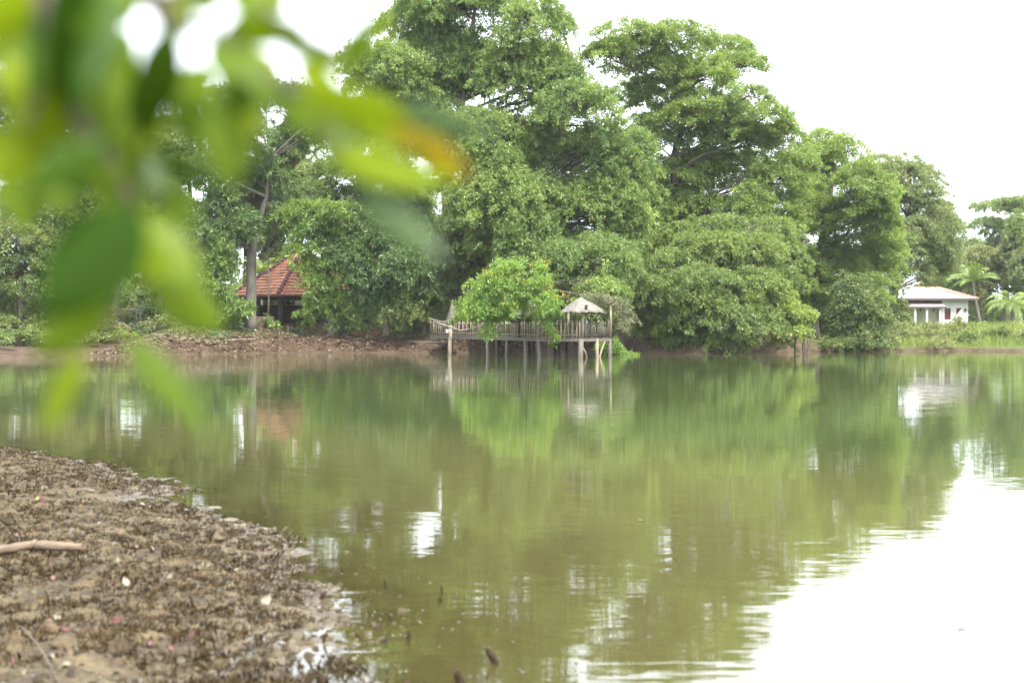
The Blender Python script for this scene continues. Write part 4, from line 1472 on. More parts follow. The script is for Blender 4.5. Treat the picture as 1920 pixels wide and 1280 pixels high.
ce = P(848, 600, 94.0)
co = thing('thatch_cone', (ce.x, ce.y, ZD), 'tall narrow cone of dry grass thatch at the entrance of the pier', 'thatch cone')
mb = MB()
top = P(847, 568, 94.0)
crn = [Vector((ce.x + 0.40 * math.cos(k), ce.y + 0.40 * math.sin(k), ce.z + 0.0)) for k in np.linspace(0, 2 * math.pi, 9)[:-1]]
r3 = random.Random(6)
for k in range(420):
    az_ = r3.uniform(0, 6.283)
    u_ = Vector((math.cos(az_), math.sin(az_), 0))
    h0, h1 = r3.uniform(0.0, 0.55), r3.uniform(0.6, 1.08)
    rad_ = lambda h: 0.06 + 0.09 * h + 0.26 * h ** 2.4
    a_ = Vector((ce.x, ce.y, top.z + (ce.z - top.z) * h0)) + u_ * rad_(h0) * r3.uniform(0.8, 1.1)
    b_ = Vector((ce.x, ce.y, top.z + (ce.z - top.z) * h1)) + u_ * rad_(h1) * r3.uniform(0.85, 1.15)
    s_ = u_.cross(Vector((0, 0, 1))) * r3.uniform(0.012, 0.028)
    m_ = (a_ + b_) / 2 - u_ * 0.03 * (h1 - h0)
    mb.quad(a_ - s_, m_ - s_, m_ + s_, a_ + s_)
    mb.quad(m_ - s_, b_ - s_ * 0.5, b_ + s_ * 0.5, m_ + s_)
mb.build('thatch', M['bark_pale'], co)
mb = MB()
mb.tube([(ce.x, ce.y, gz(ce.x, ce.y) - 0.1), (ce.x, ce.y, top.z - 0.1)], [0.07, 0.05], 7)
mb.build('pole', M['wood_grey'], co)

pl = G(843, 664)
po = thing('mooring_pole', (pl.x, pl.y, 0), 'single pale pole standing in the water left of the pier', 'pole')
mb = MB()
tp = P(845, 610, pl.y)
mb.tube([(pl.x, pl.y, -0.6), (pl.x + 0.02, pl.y, 0.6), (tp.x, tp.y, tp.z)], [0.15, 0.135, 0.11], 8, True, 0.1)
mb.build('pole_shaft', M['wood_pale'], po)
lb = thing('white_lantern', P(839, 624, pl.y - 0.16), 'small white plastic lantern hung on the pole beside the pier', 'lantern')
mb = MB()
c = lb.location
mb.tube([c + Vector((0, 0, -0.02)), c + Vector((0, 0, 0.03)), c + Vector((0, 0, 0.22)), c + Vector((0, 0, 0.25))], [0.09, 0.12, 0.13, 0.10], 10)
mb.build('body', M['whiteplastic'], lb)
mb = MB()
mb.tube([c + Vector((0, 0, 0.25)), c + Vector((0, 0, 0.30))], [0.13, 0.06], 10)
mb.build('cap', M['wood_grey'], lb)

# driftwood boughs lying across the pier entrance and on the bank
DW = [([(815, 604, 93), (840, 612, 92.4), (865, 620, 92), (885, 616, 91.6), (905, 608, 91.2)], 0.09, 'bent grey driftwood bough hanging over the pier entrance', 'bark'),
      ([(805, 598, 94), (830, 604, 93.6), (850, 600, 93.4)], 0.09, 'short grey bough behind the pale pole', 'wood_grey'),
      ([(960, 602, 84), (975, 594, 83), (985, 580, 82.5)], 0.14, 'pale broken bough leaning in front of the shelter', 'wood_grey'),
      ([(720, 634, 99.4), (760, 638, 99), (800, 641, 98.6), (838, 638, 98.2)], 0.10, 'long thin dead bough lying along the top of the bare bank', 'wood_dark'),
      ([(770, 643, 97.6), (805, 643, 97.4), (840, 644, 97.2)], 0.10, 'grey root lying on the bare bank left of the pole', 'wood_grey'),
      ([(640, 630, 101), (658, 640, 100.2), (672, 655, 99.4)], 0.14, 'dark stump root sliding down the leaf-strewn bank', 'wood_dark'),
      ([(420, 640, 98), (450, 638, 98), (480, 637, 98)], 0.08, 'pale stick lying right of the rubble stone heap', 'wood_pale')]
for pts, r, lab, mt in DW:
    mb = MB()
    q = [hit(p[0], p[1]) if ('lying' in lab or 'sliding' in lab) else P(*p) for p in pts]
    for p in q:
        if 'lying' in lab or 'sliding' in lab:
            p.z += r * 0.7
    mb.tube(q, [r * (1 - 0.5 * i / (len(q) - 1)) for i in range(len(q))], 7, True, 0.2)
    tag(mb.build('driftwood', M[mt]), lab, 'driftwood', 'dead boughs by the pier and bank')

# bare pale twigs below the lime bush
bt = P(1508, 645, 96.2)
bt.z = gz(bt.x, bt.y)
root = thing('bare_twigs', bt, 'bare pale twigs below the lime green bush at the water', 'twigs')
mb = MB()
for x, y in ((1503, 612), (1510, 610), (1516, 616), (1522, 622), (1498, 622), (1508, 622)):
    mb.tube(curve_pts(bt, P(x, y, 96 + rr.uniform(-.4, .4)), 5, 0.05, 0.1), [0.05, 0.045, 0.035, 0.025, 0.012], 5, False)
mb.build('branches', M['bark_pale'], root)

# ================================================================== TILED PAVILION
hn = P(522, 553, 104)
EAV = hn.z
hl = P(434, 552, 108); hl.z = EAV
hr = P(700, 552, 109.5); hr.z = EAV
hb = hl + hr - hn
ap = P(562, 468, 108.3)
gh = 1.9
pav = thing('tiled_pavilion', ((hn.x + hb.x) / 2, (hn.y + hb.y) / 2, gh), 'open pavilion with a red terracotta hipped roof behind the mango trees', 'pavilion')
apx2 = Vector(((hn.x + hb.x) / 2, (hn.y + hb.y) / 2, ap.z))
mb = MB()
for a, b in ((hl, hn), (hn, hr), (hr, hb), (hb, hl)):
    n = 15
    for i in range(n):
        t0, t1 = i / n, (i + 1) / n + 0.012
        nn = (b - a).cross(apx2 - a).normalized()
        if nn.z < 0:
            nn = -nn
        m = 22
        for k in range(m):
            u0, u1 = k / m, (k + 1) / m
            p0, p1 = a.lerp(b, u0), a.lerp(b, u1)
            # eave at t=0, ridge at t=1
            e0, e1 = p0.lerp(apx2, t0), p1.lerp(apx2, t0)
            f0, f1 = p0.lerp(apx2, min(t1, 1)), p1.lerp(apx2, min(t1, 1))
            lo = nn * (0.085 + 0.012 * ((k * 7 + i * 3) % 3))
            hi = nn * 0.02
            mid = nn * 0.035
            c0, c1 = (e0 + e1) / 2, (f0 + f1) / 2
            mb.quad(e0 + lo, c0 + lo + mid, c1 + hi + mid, f0 + hi)
            mb.quad(c0 + lo + mid, e1 + lo, f1 + hi, c1 + hi + mid)
            mb.quad(e0 + nn * 0.0, e1 + nn * 0.0, e1 + lo, e0 + lo)
    mb.quad(a - Vector((0, 0, .04)), b - Vector((0, 0, .04)), apx2 - Vector((0, 0, 0.1)), apx2 - Vector((0, 0, 0.1)))
roof = mb.build('roof', M['tile'], pav)
mb = MB()
for a in (hl, hn, hr, hb):
    L = (apx2 - a).length
    n = int(L / 0.36)
    for i in range(n):
        p = a.lerp(apx2, i / n) + Vector((0, 0, 0.10))
        q = a.lerp(apx2, (i + 1.15) / n) + Vector((0, 0, 0.06))
        mb.tube([p, q], [0.17, 0.125], 8)
mb.tube([apx2 + Vector((0, 0, 0)), apx2 + Vector((0, 0, 0.25)), apx2 + Vector((0, 0, 0.45))], [0.2, 0.16, 0.04], 8)
rt = mb.mesh('ridge_caps', pav.location)
link('ridge_caps', rt, roof, M['ridge_tile'])
roof_ch = roof.children
mb = MB()
for a, b in ((hl, hn), (hn, hr), (hr, hb), (hb, hl)):
    d = Vector((0, 0, -0.13))
    s = 0.98
    c = apx2.copy(); c.z = a.z
    mb.beam(c.lerp(a, s) + d, c.lerp(b, s) + d, 0.09, 0.17)
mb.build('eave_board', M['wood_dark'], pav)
for u, v2 in ((0.04, 0.04), (0.5, 0.04), (0.94, 0.04), (0.04, 0.5), (0.04, 0.94), (0.94, 0.5), (0.94, 0.94), (0.5, 0.94)):
    p = hn + (hr - hn) * u + (hl - hn) * v2
    mb = MB()
    mb.box((p.x, p.y, (gh - 0.2 + EAV - 0.05) / 2), 0.24, 0.24, EAV - 0.05 - gh + 0.2, math.atan2((hr - hn).y, (hr - hn).x))
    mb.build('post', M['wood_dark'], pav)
mb = MB()
c = (hn + hb) / 2
ang = math.atan2((hr - hn).y, (hr - hn).x)
bw = hl.lerp(hb, 0.1).lerp(hn, 0.12)
mb.beam(hl.lerp(hn, 0.18) + Vector((0.6, 0.8, -1.6)), hb.lerp(hr, 0.18) + Vector((-0.6, -0.6, -1.6)), 0.15, 1.9)
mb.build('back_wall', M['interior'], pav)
mb = MB()
mb.box((c.x, c.y, gh - 0.05), (hr - hn).length * 0.92, (hl - hn).length * 0.92, 0.34, ang)
mb.build('floor_slab', M['earth'], pav)
# thin bamboo pole in front
bp_ = P(503, 596, 102.6)
bp_.z = gz(bp_.x, bp_.y)
mb = MB()
mb.tube([bp_ - Vector((0, 0, .2)), bp_.lerp(P(502, 470, 102.6), 0.5) + Vector((0.05, 0, 0)), P(503, 462, 102.6)], [0.075, 0.065, 0.05], 7)
tag(mb.build('bamboo_pole', M['metal_pole']), 'thin upright pole standing in front of the tiled roof', 'pole')
# low block walls
for (x0, x1, y0, y1, Y, lab) in ((464, 517, 593, 605, 101.8, 'low stone block wall at the left front of the tiled pavilion'),
                                 (592, 655, 603, 612, 102.3, 'low grey stone step wall at the right front of the pavilion')):
    mb = MB()
    a, b = P(x0, y1, Y), P(x1, y1, Y + 0.3)
    zt, zb = P(x0, y0, Y).z, min(gz(a.x, Y), gz(b.x, Y)) - 0.15
    rows = 3
    for r in range(rows):
        x = a.x
        while x < b.x - 0.1:
            w_ = rr.uniform(0.3, 0.5)
            h = (zt - zb) / rows
            mb.box((x + w_ / 2, Y + rr.uniform(-.02, .02), zb + h * (r + 0.5)), w_ * 0.96, 0.4 + rr.uniform(-.03, .03), h * 0.96)
            x += w_
    tag(mb.build('stone_wall', M['stone']), lab, 'wall')
for px, lab in ((540, 'short pale post stub on the grass below the dark pavilion opening'), (634, 'short grey post stub in front of the right step wall')):
    p = P(px, 605, 101.6)
    p.z = gz(p.x, p.y)
    mb = MB()
    mb.tube([p - Vector((0, 0, .1)), p + Vector((0, 0, .6))], [0.06, 0.05], 7)
    tag(mb.build('post_stub', M['wood_grey']), lab, 'post')
# earth heap
p = P(692, 616, 101.5)
v, f = grid_mesh('h', np.linspace(-1.5, 1.5, 40), np.linspace(-1.1, 1.1, 30), lambda X, Y: 0.55 * np.clip(1 - (X / 1.4) ** 2 - (Y / 1.0) ** 2, 0, 1) ** 0.7 + 0.06 * fbm(X * 4, Y * 4, 3) - 0.08)
me = np_mesh('earth_heap', v, f, 4, True)
o = link('earth_heap', me, None, M['earth'], (p.x, p.y, gz(p.x, p.y)))
tag(o, 'reddish brown heap of earth on the grass right of the tiled pavilion', 'earth heap')

# rail fence at the left
fr_ = P(255, 592, 103)
fz = thing('rail_fence', (fr_.x, fr_.y, gz(fr_.x, fr_.y)), 'low rail fence with green and bare wooden rails on the left bank', 'fence')
mb = MB(); mb.tube([P(222, 581, 103), P(262, 580.5, 103)], [0.055, 0.05], 6); mb.build('rail', M['wood_pale'], fz)
mb = MB(); mb.tube([P(256, 577, 103), P(292, 577, 103)], [0.06, 0.06], 6); mb.build('rail', M['hose'], fz)
for x in (222, 256, 264, 292):
    p = P(x, 575, 103)
    mb = MB(); mb.tube([(p.x, p.y, gz(p.x, p.y) - 0.1), (p.x, p.y, p.z + 0.1)], [0.05, 0.045], 6); mb.build('post', M['wood_grey'], fz)


# ---- rocks
def rock_mesh(name, seed, sx, sy, sz):
    import bmesh
    bm = bmesh.new()
    bmesh.ops.create_icosphere(bm, subdivisions=3, radius=1.0)
    r = np.random.default_rng(seed)
    cuts = unit(r.normal(size=(9, 3)))
    dd = r.uniform(0.55, 0.85, 9)
    for vv in bm.verts:
        p = np.array(vv.co)
        for c_, d_ in zip(cuts, dd):
            t = p @ c_
            if t > d_:
                p = p - c_ * (t - d_) * 0.9
        p = p * (1 + 0.06 * r.normal())
        vv.co = (p[0] * sx, p[1] * sy, p[2] * sz)
    me = bpy.data.meshes.new(name)
    bm.to_mesh(me)
    bm.free()
    me.materials.append(M['stone'])
    return me


rocks = [rock_mesh('rubble_stone', s, 0.30, 0.24, 0.2) for s in range(5)]
rk = random.Random(8)
RL = ['pale flat stone in the rubble row left of the heap', 'stone of the rubble heap at the end of the sandy beach']
for i in range(52):
    if i < 30:
        px = rk.uniform(265, 375)
        py = 626 + (px - 265) * 0.10 + rk.uniform(-4, 8)
        Y = 97.5
        lab, gr = RL[0], 'stones of the rubble row'
    else:
        px = rk.gauss(405, 14)
        py = 637 + rk.uniform(-9, 9)
        Y = 98
        lab, gr = RL[1], 'stones of the rubble heap'
    p = hit(px, py)
    o = link('rubble_stone', rocks[i % 5], None, None, (p.x, p.y - 0.05, p.z + 0.06))
    s = rk.uniform(0.38, 0.95)
    o.scale = (s * rk.uniform(0.9, 1.4), s, s)
    o.rotation_euler = (rk.uniform(-.4, .4), rk.uniform(-.4, .4), rk.uniform(0, 6.28))
    tag(o, lab, 'stone', gr)
p = hit(225, 622)
o = link('boulder', rock_mesh('boulder', 31, 0.75, 0.5, 0.5), None, None, (p.x, p.y, gz(p.x, p.y) + 0.2))
tag(o, 'large pale boulder on the bank left of the spiky tuft', 'boulder')
o = link('boulder', rock_mesh('boulder', 33, 0.9, 0.5, 0.3), None, None, (P(195, 605, 100).x, 100, gz(P(195, 605, 100).x, 100) + 0.15))
tag(o, 'low flat brown boulder left of the large pale one', 'boulder')
mb = MB()
mb.tube([hit(*q) + Vector((0, -0.1, 0.16)) for q in ((270, 622), (282, 625), (292, 622), (300, 621))], [0.05] * 4, 6)
tag(mb.build('garden_hose', M['hose']), 'short green hose lying over the rubble row', 'hose')
mb = MB()
mb.tube([hit(*q) + Vector((0, -0.1, 0.2)) for q in ((395, 630), (412, 627), (425, 632), (430, 638))], [0.05] * 4, 6)
tag(mb.build('garden_hose', M['hose']), 'green hose draped over the rubble heap', 'hose')

# leaf litter on the eroded bank
rng = np.random.default_rng(9)
n = 34000
x = rng.uniform(-26, 2, n)
s = rng.uniform(0.1, 6.5, n) ** 1.0
y = np.interp(x, _FX, _FY) + s
z = ground_z(x, y)
k = (z < 2.2) & (z > 0.08) & (vnoise(x * 0.7, y * 0.9) + rng.normal(0, 0.2, n) > -0.22)
x, y, z = x[k], y[k], z[k]
n = len(x)
az = rng.random(n) * 6.28
d = unit(np.stack([np.cos(az), np.sin(az), rng.normal(0.1, 0.3, n)], 1))
v, f = leaf_quads(np.stack([x, y, z + 0.03], 1), d, rng.uniform(0.12, 0.28, n), 0.45, rng, 1.0)
o = link('leaf_litter', np_mesh('leaf_litter', v, f, 4, False, rng.random(n) ** 1.4), None, M['litter'])
tag(o, 'dry brown fallen leaves strewn over the eroded left bank', 'leaf litter', kind='stuff')

# ================================================================== WHITE HOUSE
YH = 155.0
def H(px, py, dy=0.0):
    return P(px, py, YH + dy)


hg = gz(H(1770, 600).x, YH) - 0.1
house = thing('white_house', (H(1765, 600).x, YH + 2, hg), 'white single-storey house with pale hipped roof and red brown shutters on the right bank', 'house')
xL, xM, xR = H(1690, 600).x, H(1766, 600).x, H(1815, 600).x
ez_ = H(1766, 560).z
# main block with real openings: door and window in the front wall
def wall_with_openings(mb, x0, x1, y, z0, z1, ops, th=0.2):
    xs_ = sorted({x0, x1} | {o[0] for o in ops} | {o[1] for o in ops})
    for i in range(len(xs_) - 1):
        a, b = xs_[i], xs_[i + 1]
        op = [o for o in ops if o[0] <= a + 1e-6 and o[1] >= b - 1e-6]
        if not op:
            mb.box(((a + b) / 2, y + th / 2, (z0 + z1) / 2), b - a, th, z1 - z0)
        else:
            o = op[0]
            if o[2] > z0:
                mb.box(((a + b) / 2, y + th / 2, (z0 + o[2]) / 2), b - a, th, o[2] - z0)
            mb.box(((a + b) / 2, y + th / 2, (o[3] + z1) / 2), b - a, th, z1 - o[3])


dx0, dx1 = H(1771, 577).x, H(1782.5, 577).x
wx0, wx1 = H(1793, 577).x, H(1804, 577).x
zt_ = H(1775, 577.5).z
zb_ = H(1775, 599).z
zw_ = H(1775, 591).z
mb = MB()
wall_with_openings(mb, xM, xR, YH, hg, ez_, [(dx0, dx1, zb_, zt_), (wx0, wx1, zw_, zt_)])
mb.box((xR - 0.1, YH + 0.2 + 3.5, (hg + ez_) / 2), 0.2, 7, ez_ - hg)
mb.box((xM + 0.1, YH + 0.2 + 1.15, (hg + ez_) / 2), 0.2, 2.3, ez_ - hg)
mb.build('wall', M['plaster'], house)
mb = MB()
mb.box(((xL + xM) / 2 - 0.01, YH + 1.0, (hg + ez_) / 2), xM - xL - 0.02, 0.2, ez_ - hg)
mb.build('wall', M['plaster_cream'], house)
for a, b, c0, c1 in ((dx0, dx1, zb_, zt_), (wx0, wx1, zw_, zt_)):
    mb = MB()
    m_ = 0.05
    for q0, q1 in ((a, a + 0.06), (b - 0.06, b)):
        mb.box(((q0 + q1) / 2, YH + 0.08, (c0 + c1) / 2), q1 - q0, 0.1, c1 - c0)
    mb.box(((a + b) / 2, YH + 0.08, c1 - 0.03), b - a - 0.12, 0.1, 0.06)
    mb.box(((a + b) / 2, YH + 0.08, (c0 + c1) / 2), 0.05, 0.1, c1 - c0 - 0.12)
    for z_ in np.linspace(c0 + 0.08, c1 - 0.12, 9):
        mb.box((a + (b - a) * 0.27, YH + 0.1, z_), (b - a) * 0.38, 0.05, 0.06)
        mb.box((a + (b - a) * 0.73, YH + 0.1, z_), (b - a) * 0.38, 0.05, 0.06)
    mb.box(((a + b) / 2, YH + 0.17, (c0 + c1) / 2), b - a, 0.05, c1 - c0)
    w_o = mb.build('shutter_door' if c0 == zb_ else 'window', M['redwood'], house)
mb = MB()
zr = H(1770, 542).z
e = 0.75
x0, x1, y0, y1 = xL - 0.6, xR + 0.9, YH - e, YH + 7.6
r0, r1, ry_ = xL + 2.0, H(1772, 545).x, (y0 + y1) / 2 - 1.2
A, B_, C_, D_ = Vector((x0, y0, ez_ + .02)), Vector((x1, y0, ez_ + .02)), Vector((x1, y1, ez_ + .02)), Vector((x0, y1, ez_ + .02))
R0, R1 = Vector((r0, ry_, zr + 0.25)), Vector((r1, ry_, zr + 0.25))
mb.quad(A, B_, R1, R0); mb.tri(B_, C_, R1); mb.quad(C_, D_, R0, R1); mb.tri(D_, A, R0)
mb.quad(D_ - Vector((0, 0, .06)), C_ - Vector((0, 0, .06)), B_ - Vector((0, 0, .06)), A - Vector((0, 0, .06)))
# raised sheet seams
for i in range(26):
    t = (i + 0.5) / 26
    a = A.lerp(B_, t)
    b = R0.lerp(R1, t)
    mb.beam(a + Vector((0, 0, .03)), b + Vector((0, 0, .03)), 0.05, 0.05)
rf = mb.build('roof', M['sheet_roof'], house)
mb = MB()
mb.tube([B_ + Vector((0, 0, .03)), R1 + Vector((0, 0, .04))], [0.06, 0.06], 6)
mb.tube([R0 + Vector((0, 0, .03)), R1 + Vector((0, 0, .04))], [0.05, 0.05], 6)
me = mb.mesh('ridge_caps', house.location)
link('ridge_caps', me, rf, M['tile'])
mb = MB()
mb.beam(A + Vector((0, -.02, -.1)), B_ + Vector((0, -.02, -.1)), 0.06, 0.22)
mb.beam(B_ + Vector((.02, 0.04, -.1)), C_ + Vector((.02, 0, -.1)), 0.06, 0.22)
mb.build('fascia', M['fascia'], house)
# verandah roof, fascia, column
vz0, vz1 = H(1730, 576).z, H(1730, 566).z
mb = MB()
a, b = Vector((xL - 0.6, YH - 1.6, vz0)), Vector((xM - 0.05, YH - 1.6, vz0))
c_, d_ = Vector((xM - 0.05, YH + 0.88, ez_ - 0.3)), Vector((xL - 0.6, YH + 0.88, ez_ - 0.3))
u = Vector((0, 0, 0.06))
mb.hexa([a, b, c_, d_, a + u, b + u, c_ + u, d_ + u])
mb.build('verandah_roof', M['sheet_roof'], house)
mb = MB()
mb.beam(a + Vector((0, -.04, -.04)), b + Vector((0, -.04, -.04)), 0.05, 0.18)
mb.build('verandah_fascia', M['fascia'], house)
for px in (1738, 1716, 1763):
    mb = MB()
    p = H(px, 590, -1.4)
    mb.box((p.x, YH - 1.35, (hg + vz0 - 0.15) / 2), 0.22, 0.22, vz0 - 0.15 - hg)
    mb.build('column', M['plaster'], house)
for px, dy in ((1726, 0.9), (1751, 0.9), (1810, 0.0)):
    p = H(px, 581, dy)
    mb = MB()
    mb.box((p.x, p.y - 0.08, p.z), 0.16, 0.14, 0.24)
    mb.tube([(p.x, p.y - 0.08, p.z + .12), (p.x, p.y - 0.08, p.z + .2)], [0.1, 0.02], 6)
    mb.build('wall_lamp', M['fascia'], house)
# pinkish panel leaning below the window
mb = MB()
p0, p1, p2 = H(1792, 592, -0.5), H(1804, 578, -0.5), H(1804, 592, -0.5)
for k in (0,):
    u = Vector((0, 0.08, 0))
    n0 = len(mb.v)
    mb.v += [tuple(q) for q in (p0, p2, p1, p0 + u, p2 + u, p1 + u)]
    for ff in ((0, 1, 2), (5, 4, 3), (0, 3, 4, 1), (1, 4, 5, 2), (2, 5, 3, 0)):
        mb.f.append(tuple(n0 + i for i in ff)); mb.sm.append(False)
tag(mb.build('awning_panel', surf_mat('pinkish_canvas', [(0.3, (0.42, 0.33, 0.30)), (0.8, (0.55, 0.46, 0.43))], 2, 0.8)), 'pinkish triangular canvas panel in front of the right window of the white house', 'canvas')
# second building behind
h2 = P(1622, 560, 165)
g2 = gz(h2.x, 165)
hz2 = thing('outbuilding', (h2.x, 166, g2), 'white roofed outbuilding glimpsed through the leaves left of the white house', 'building')
mb = MB()
zt2 = P(1620, 546, 165).z
mb.box((h2.x, 167, (g2 + zt2) / 2 - 0.1), 3.2, 4, zt2 - g2 - 0.2)
mb.build('wall', M['plaster'], hz2)
mb = MB()
a, b, c_, d_ = [Vector((h2.x + q, 167 + r, zt2)) for q, r in ((-2, -2.6), (2, -2.6), (2, 2.6), (-2, 2.6))]
r0, r1 = Vector((h2.x - 1, 167, zt2 + 1.1)), Vector((h2.x + 1, 167, zt2 + 1.1))
mb.quad(a, b, r1, r0); mb.tri(b, c_, r1); mb.quad(c_, d_, r0, r1); mb.tri(d_, a, r0); mb.quad(d_, c_, b, a)
mb.build('roof', M['sheet_roof'], hz2)
# ================================================================== NEAR BANK DETAILS
def mud_h(x, y):
    return float(mud_z(np.array([x]), np.array([y]))[0])


M['tuft'] = leaf_mat('dried_algae', (0.018, 0.011, 0.005), (0.100, 0.067, 0.029), 0.1, 0.012, (1, 1, 1))


def algae():
    rng = np.random.default_rng(21)
    n = 42000
    y = 5.2 + 16.5 * rng.random(n) ** 1.5
    x = np.interp(y, _NY, _NX) - rng.uniform(-0.75, 7.5, n) ** 1.0
    s = near_s(x, y)
    dens = fbm(x * 1.1 + 3, y * 1.1, 3) + 0.5 * vnoise(x * 4, y * 4)
    thr = np.where(s < 0, 0.10 - 0.55 * s, -0.22)
    # bare smooth strip towards the back of the spit
    bare = np.exp(-((y - (13.1 + 0.1 * (x + 5))) / 0.55) ** 2)
    k = (dens - 0.6 * bare + rng.normal(0, 0.12, n) > thr) & (x > -9.5)
    x, y, s, dens = x[k], y[k], s[k], dens[k]
    z = mud_z(x, y)
    k2 = z > -0.035
    x, y, z = x[k2], y[k2], z[k2]
    m = len(x)
    per = 26
    size = rng.uniform(0.4, 1.25, m) * np.where(rng.random(m) < 0.10, 1.6, 1)
    c = np.repeat(np.stack([x, y, z], 1), per, 0)
    sz = np.repeat(size, per)
    q = m * per
    a = rng.random(q) * 6.283
    rho = np.sqrt(rng.random(q)) * 0.055 * sz
    base = c + np.stack([np.cos(a) * rho, np.sin(a) * rho, np.full(q, -0.008)], 1)
    el = rng.uniform(0.1, 1.5, q)
    az = a + rng.normal(0, 0.8, q)
    d = np.stack([np.cos(az) * np.cos(el), np.sin(az) * np.cos(el), np.sin(el)], 1)
    L = rng.uniform(0.012, 0.042, q) * sz
    v, f = leaf_quads(base, d, L, 0.24, rng, 0.3, 0.05)
    t = np.clip(np.repeat(rng.normal(0.38, 0.2, m), per) + rng.normal(0, 0.14, q), 0, 1)
    o = link('dried_algae', np_mesh('dried_algae', v, f, 4, False, t), None, M['tuft'])
    tag(o, 'brown dried algae tufts crusting the muddy near bank', 'algae', kind='stuff')


algae()


def lumps():
    """small mud crumbs and lumps"""
    rng = np.random.default_rng(22)
    n = 24000
    y = 5.2 + 15 * rng.random(n) ** 1.5
    x = np.interp(y, _NY, _NX) - rng.uniform(-0.8, 7.5, n)
    k = (x > -9.5) & (mud_z(x, y) > -0.03) & (fbm(x * 1.3 + 9, y * 1.3, 3) > -0.2)
    x, y = x[k], y[k]
    z = mud_z(x, y)
    n = len(x)
    oc = np.array([(1, 0, 0), (0.5, 0.87, 0), (-0.5, 0.87, 0), (-1, 0, 0), (-0.5, -0.87, 0), (0.5, -0.87, 0), (0.45, 0.3, 0.75), (-0.45, 0.35, 0.7), (0.05, -0.5, 0.72)], float)
    fc = np.array([(0, 1, 6), (1, 2, 7), (1, 7, 6), (2, 3, 7), (3, 4, 8), (3, 8, 7), (4, 5, 8), (5, 0, 6), (5, 6, 8), (6, 7, 8)])
    s = rng.uniform(0.006, 0.030, n) * np.where(rng.random(n) < 0.10, 1.6, 1)
    a = rng.random(n) * 6.283
    P_ = oc[None] * s[:, None, None] * rng.uniform(0.6, 1.4, (n, 9, 3))
    ca, sa = np.cos(a)[:, None], np.sin(a)[:, None]
    V = np.stack([P_[..., 0] * ca - P_[..., 1] * sa, P_[..., 0] * sa + P_[..., 1] * ca, P_[..., 2]], -1)
    V += np.stack([x, y, z - 0.004], 1)[:, None]
    F = (fc[None] + (np.arange(n) * 9)[:, None, None]).reshape(-1, 3)
    t = np.repeat(np.clip(rng.normal(0.4, 0.25, n), 0, 1), 10)
    o = link('mud_crumbs', np_mesh('mud_crumbs', V.reshape(-1, 3), F, 3, False, t), None,
             leaf_mat('mud_crumb', (0.022, 0.016, 0.009), (0.110, 0.090, 0.050), 0.0, 0.015, (1, 1, 1)))
    tag(o, 'small crumbs and lumps of mud scattered over the near bank', 'mud crumbs', kind='stuff')


lumps()

# ---- driftwood stick
a = G(-90, 1045, 0.10)
pts = [G(px, py, 0.1) for px, py in ((-260, 1062), (-60, 1046), (20, 1036), (62, 1029), (105, 1032), (150, 1033))]
pts = [Vector((p.x, p.y, mud_h(p.x, p.y) + 0.036)) for p in pts]
zz = max(p.z for p in pts)
for p in pts:
    p.z = zz
M['stick'] = surf_mat('bleached_stick', [(0.3, (0.085, 0.058, 0.038)), (0.5, (0.150, 0.110, 0.076)), (0.75, (0.205, 0.158, 0.112))], 6, 0.85, 0.004, (0.8, 5, 5), bscale=14)
mb = MB()
fine, fr = [], []
for i in range(len(pts) - 1):
    for k in range(5):
        fine.append(pts[i].lerp(pts[i + 1], k / 5) + Vector((0, 0, rr.gauss(0, .002))))
        fr.append(0.032 + rr.gauss(0, 0.0015) - 0.004 * (i == 4) * k / 5)
fine.append(pts[-1]); fr.append(0.027)
fine.append(pts[-1] + (pts[-1] - pts[-2]).normalized() * 0.015); fr.append(0.018)
mb.tube(fine, fr, 14, True, 0.05)
tag(mb.build('driftwood_stick', M['stick']), 'pale bleached driftwood stick lying on the mud at the left edge', 'stick')

# ---- thin twigs on the mud
TW = [([(40, 1190), (75, 1230), (110, 1275)], 'thin brown twig at the bottom left corner of the mud'),
      ([(40, 1222), (90, 1226), (130, 1228)], 'thin pinkish twig on the mud above the bottom left corner'),
      ([(0, 1175), (12, 1160), (20, 1140)], 'fine dry grass stem standing at the left edge of the mud')]
for q, lab in TW:
    mb = MB()
    pp = []
    for px, py in q:
        p = G(px, py, 0.08)
        pp.append(Vector((p.x, p.y, mud_h(p.x, p.y) + 0.02)))
    mb.tube(curve_pts(pp[0], pp[2], 6, 0.0, 0.10), [0.004, 0.0045, 0.004, 0.004, 0.003, 0.002], 6)
    tag(mb.build('twig', M['twig']), lab, 'twig', 'thin twigs on the mud')

# ---- fallen leaves and petals: one object each
def leaf_mesh(name, L, W, curl, fold, mat, seed):
    r = random.Random(seed)
    nu, nv = 7, 5
    v = []
    for i in range(nu):
        u = i / (nu - 1)
        w = W * math.sin(math.pi * min(1, u ** 0.8 * 0.96 + 0.03)) ** 0.8
        for j in range(nv):
            s = j / (nv - 1) * 2 - 1
            v.append((u * L - L / 2, s * w / 2, curl * L * (2 * u - 1) ** 2 + fold * abs(s) * w + r.gauss(0, 0.001)))
    f = []
    for i in range(nu - 1):
        for j in range(nv - 1):
            a_ = i * nv + j
            f.append((a_, a_ + 1, a_ + nv + 1, a_ + nv))
    v2 = [(x, y, z - 0.0018) for x, y, z in v]
    n = len(v)
    me = bpy.data.meshes.new(name)
    ff = f + [tuple(n + k for k in reversed(q)) for q in f]
    me.from_pydata(v + v2, [], ff)
    me.polygons.foreach_set('use_smooth', [True] * len(ff))
    me.materials.append(mat)
    me.update()
    return me


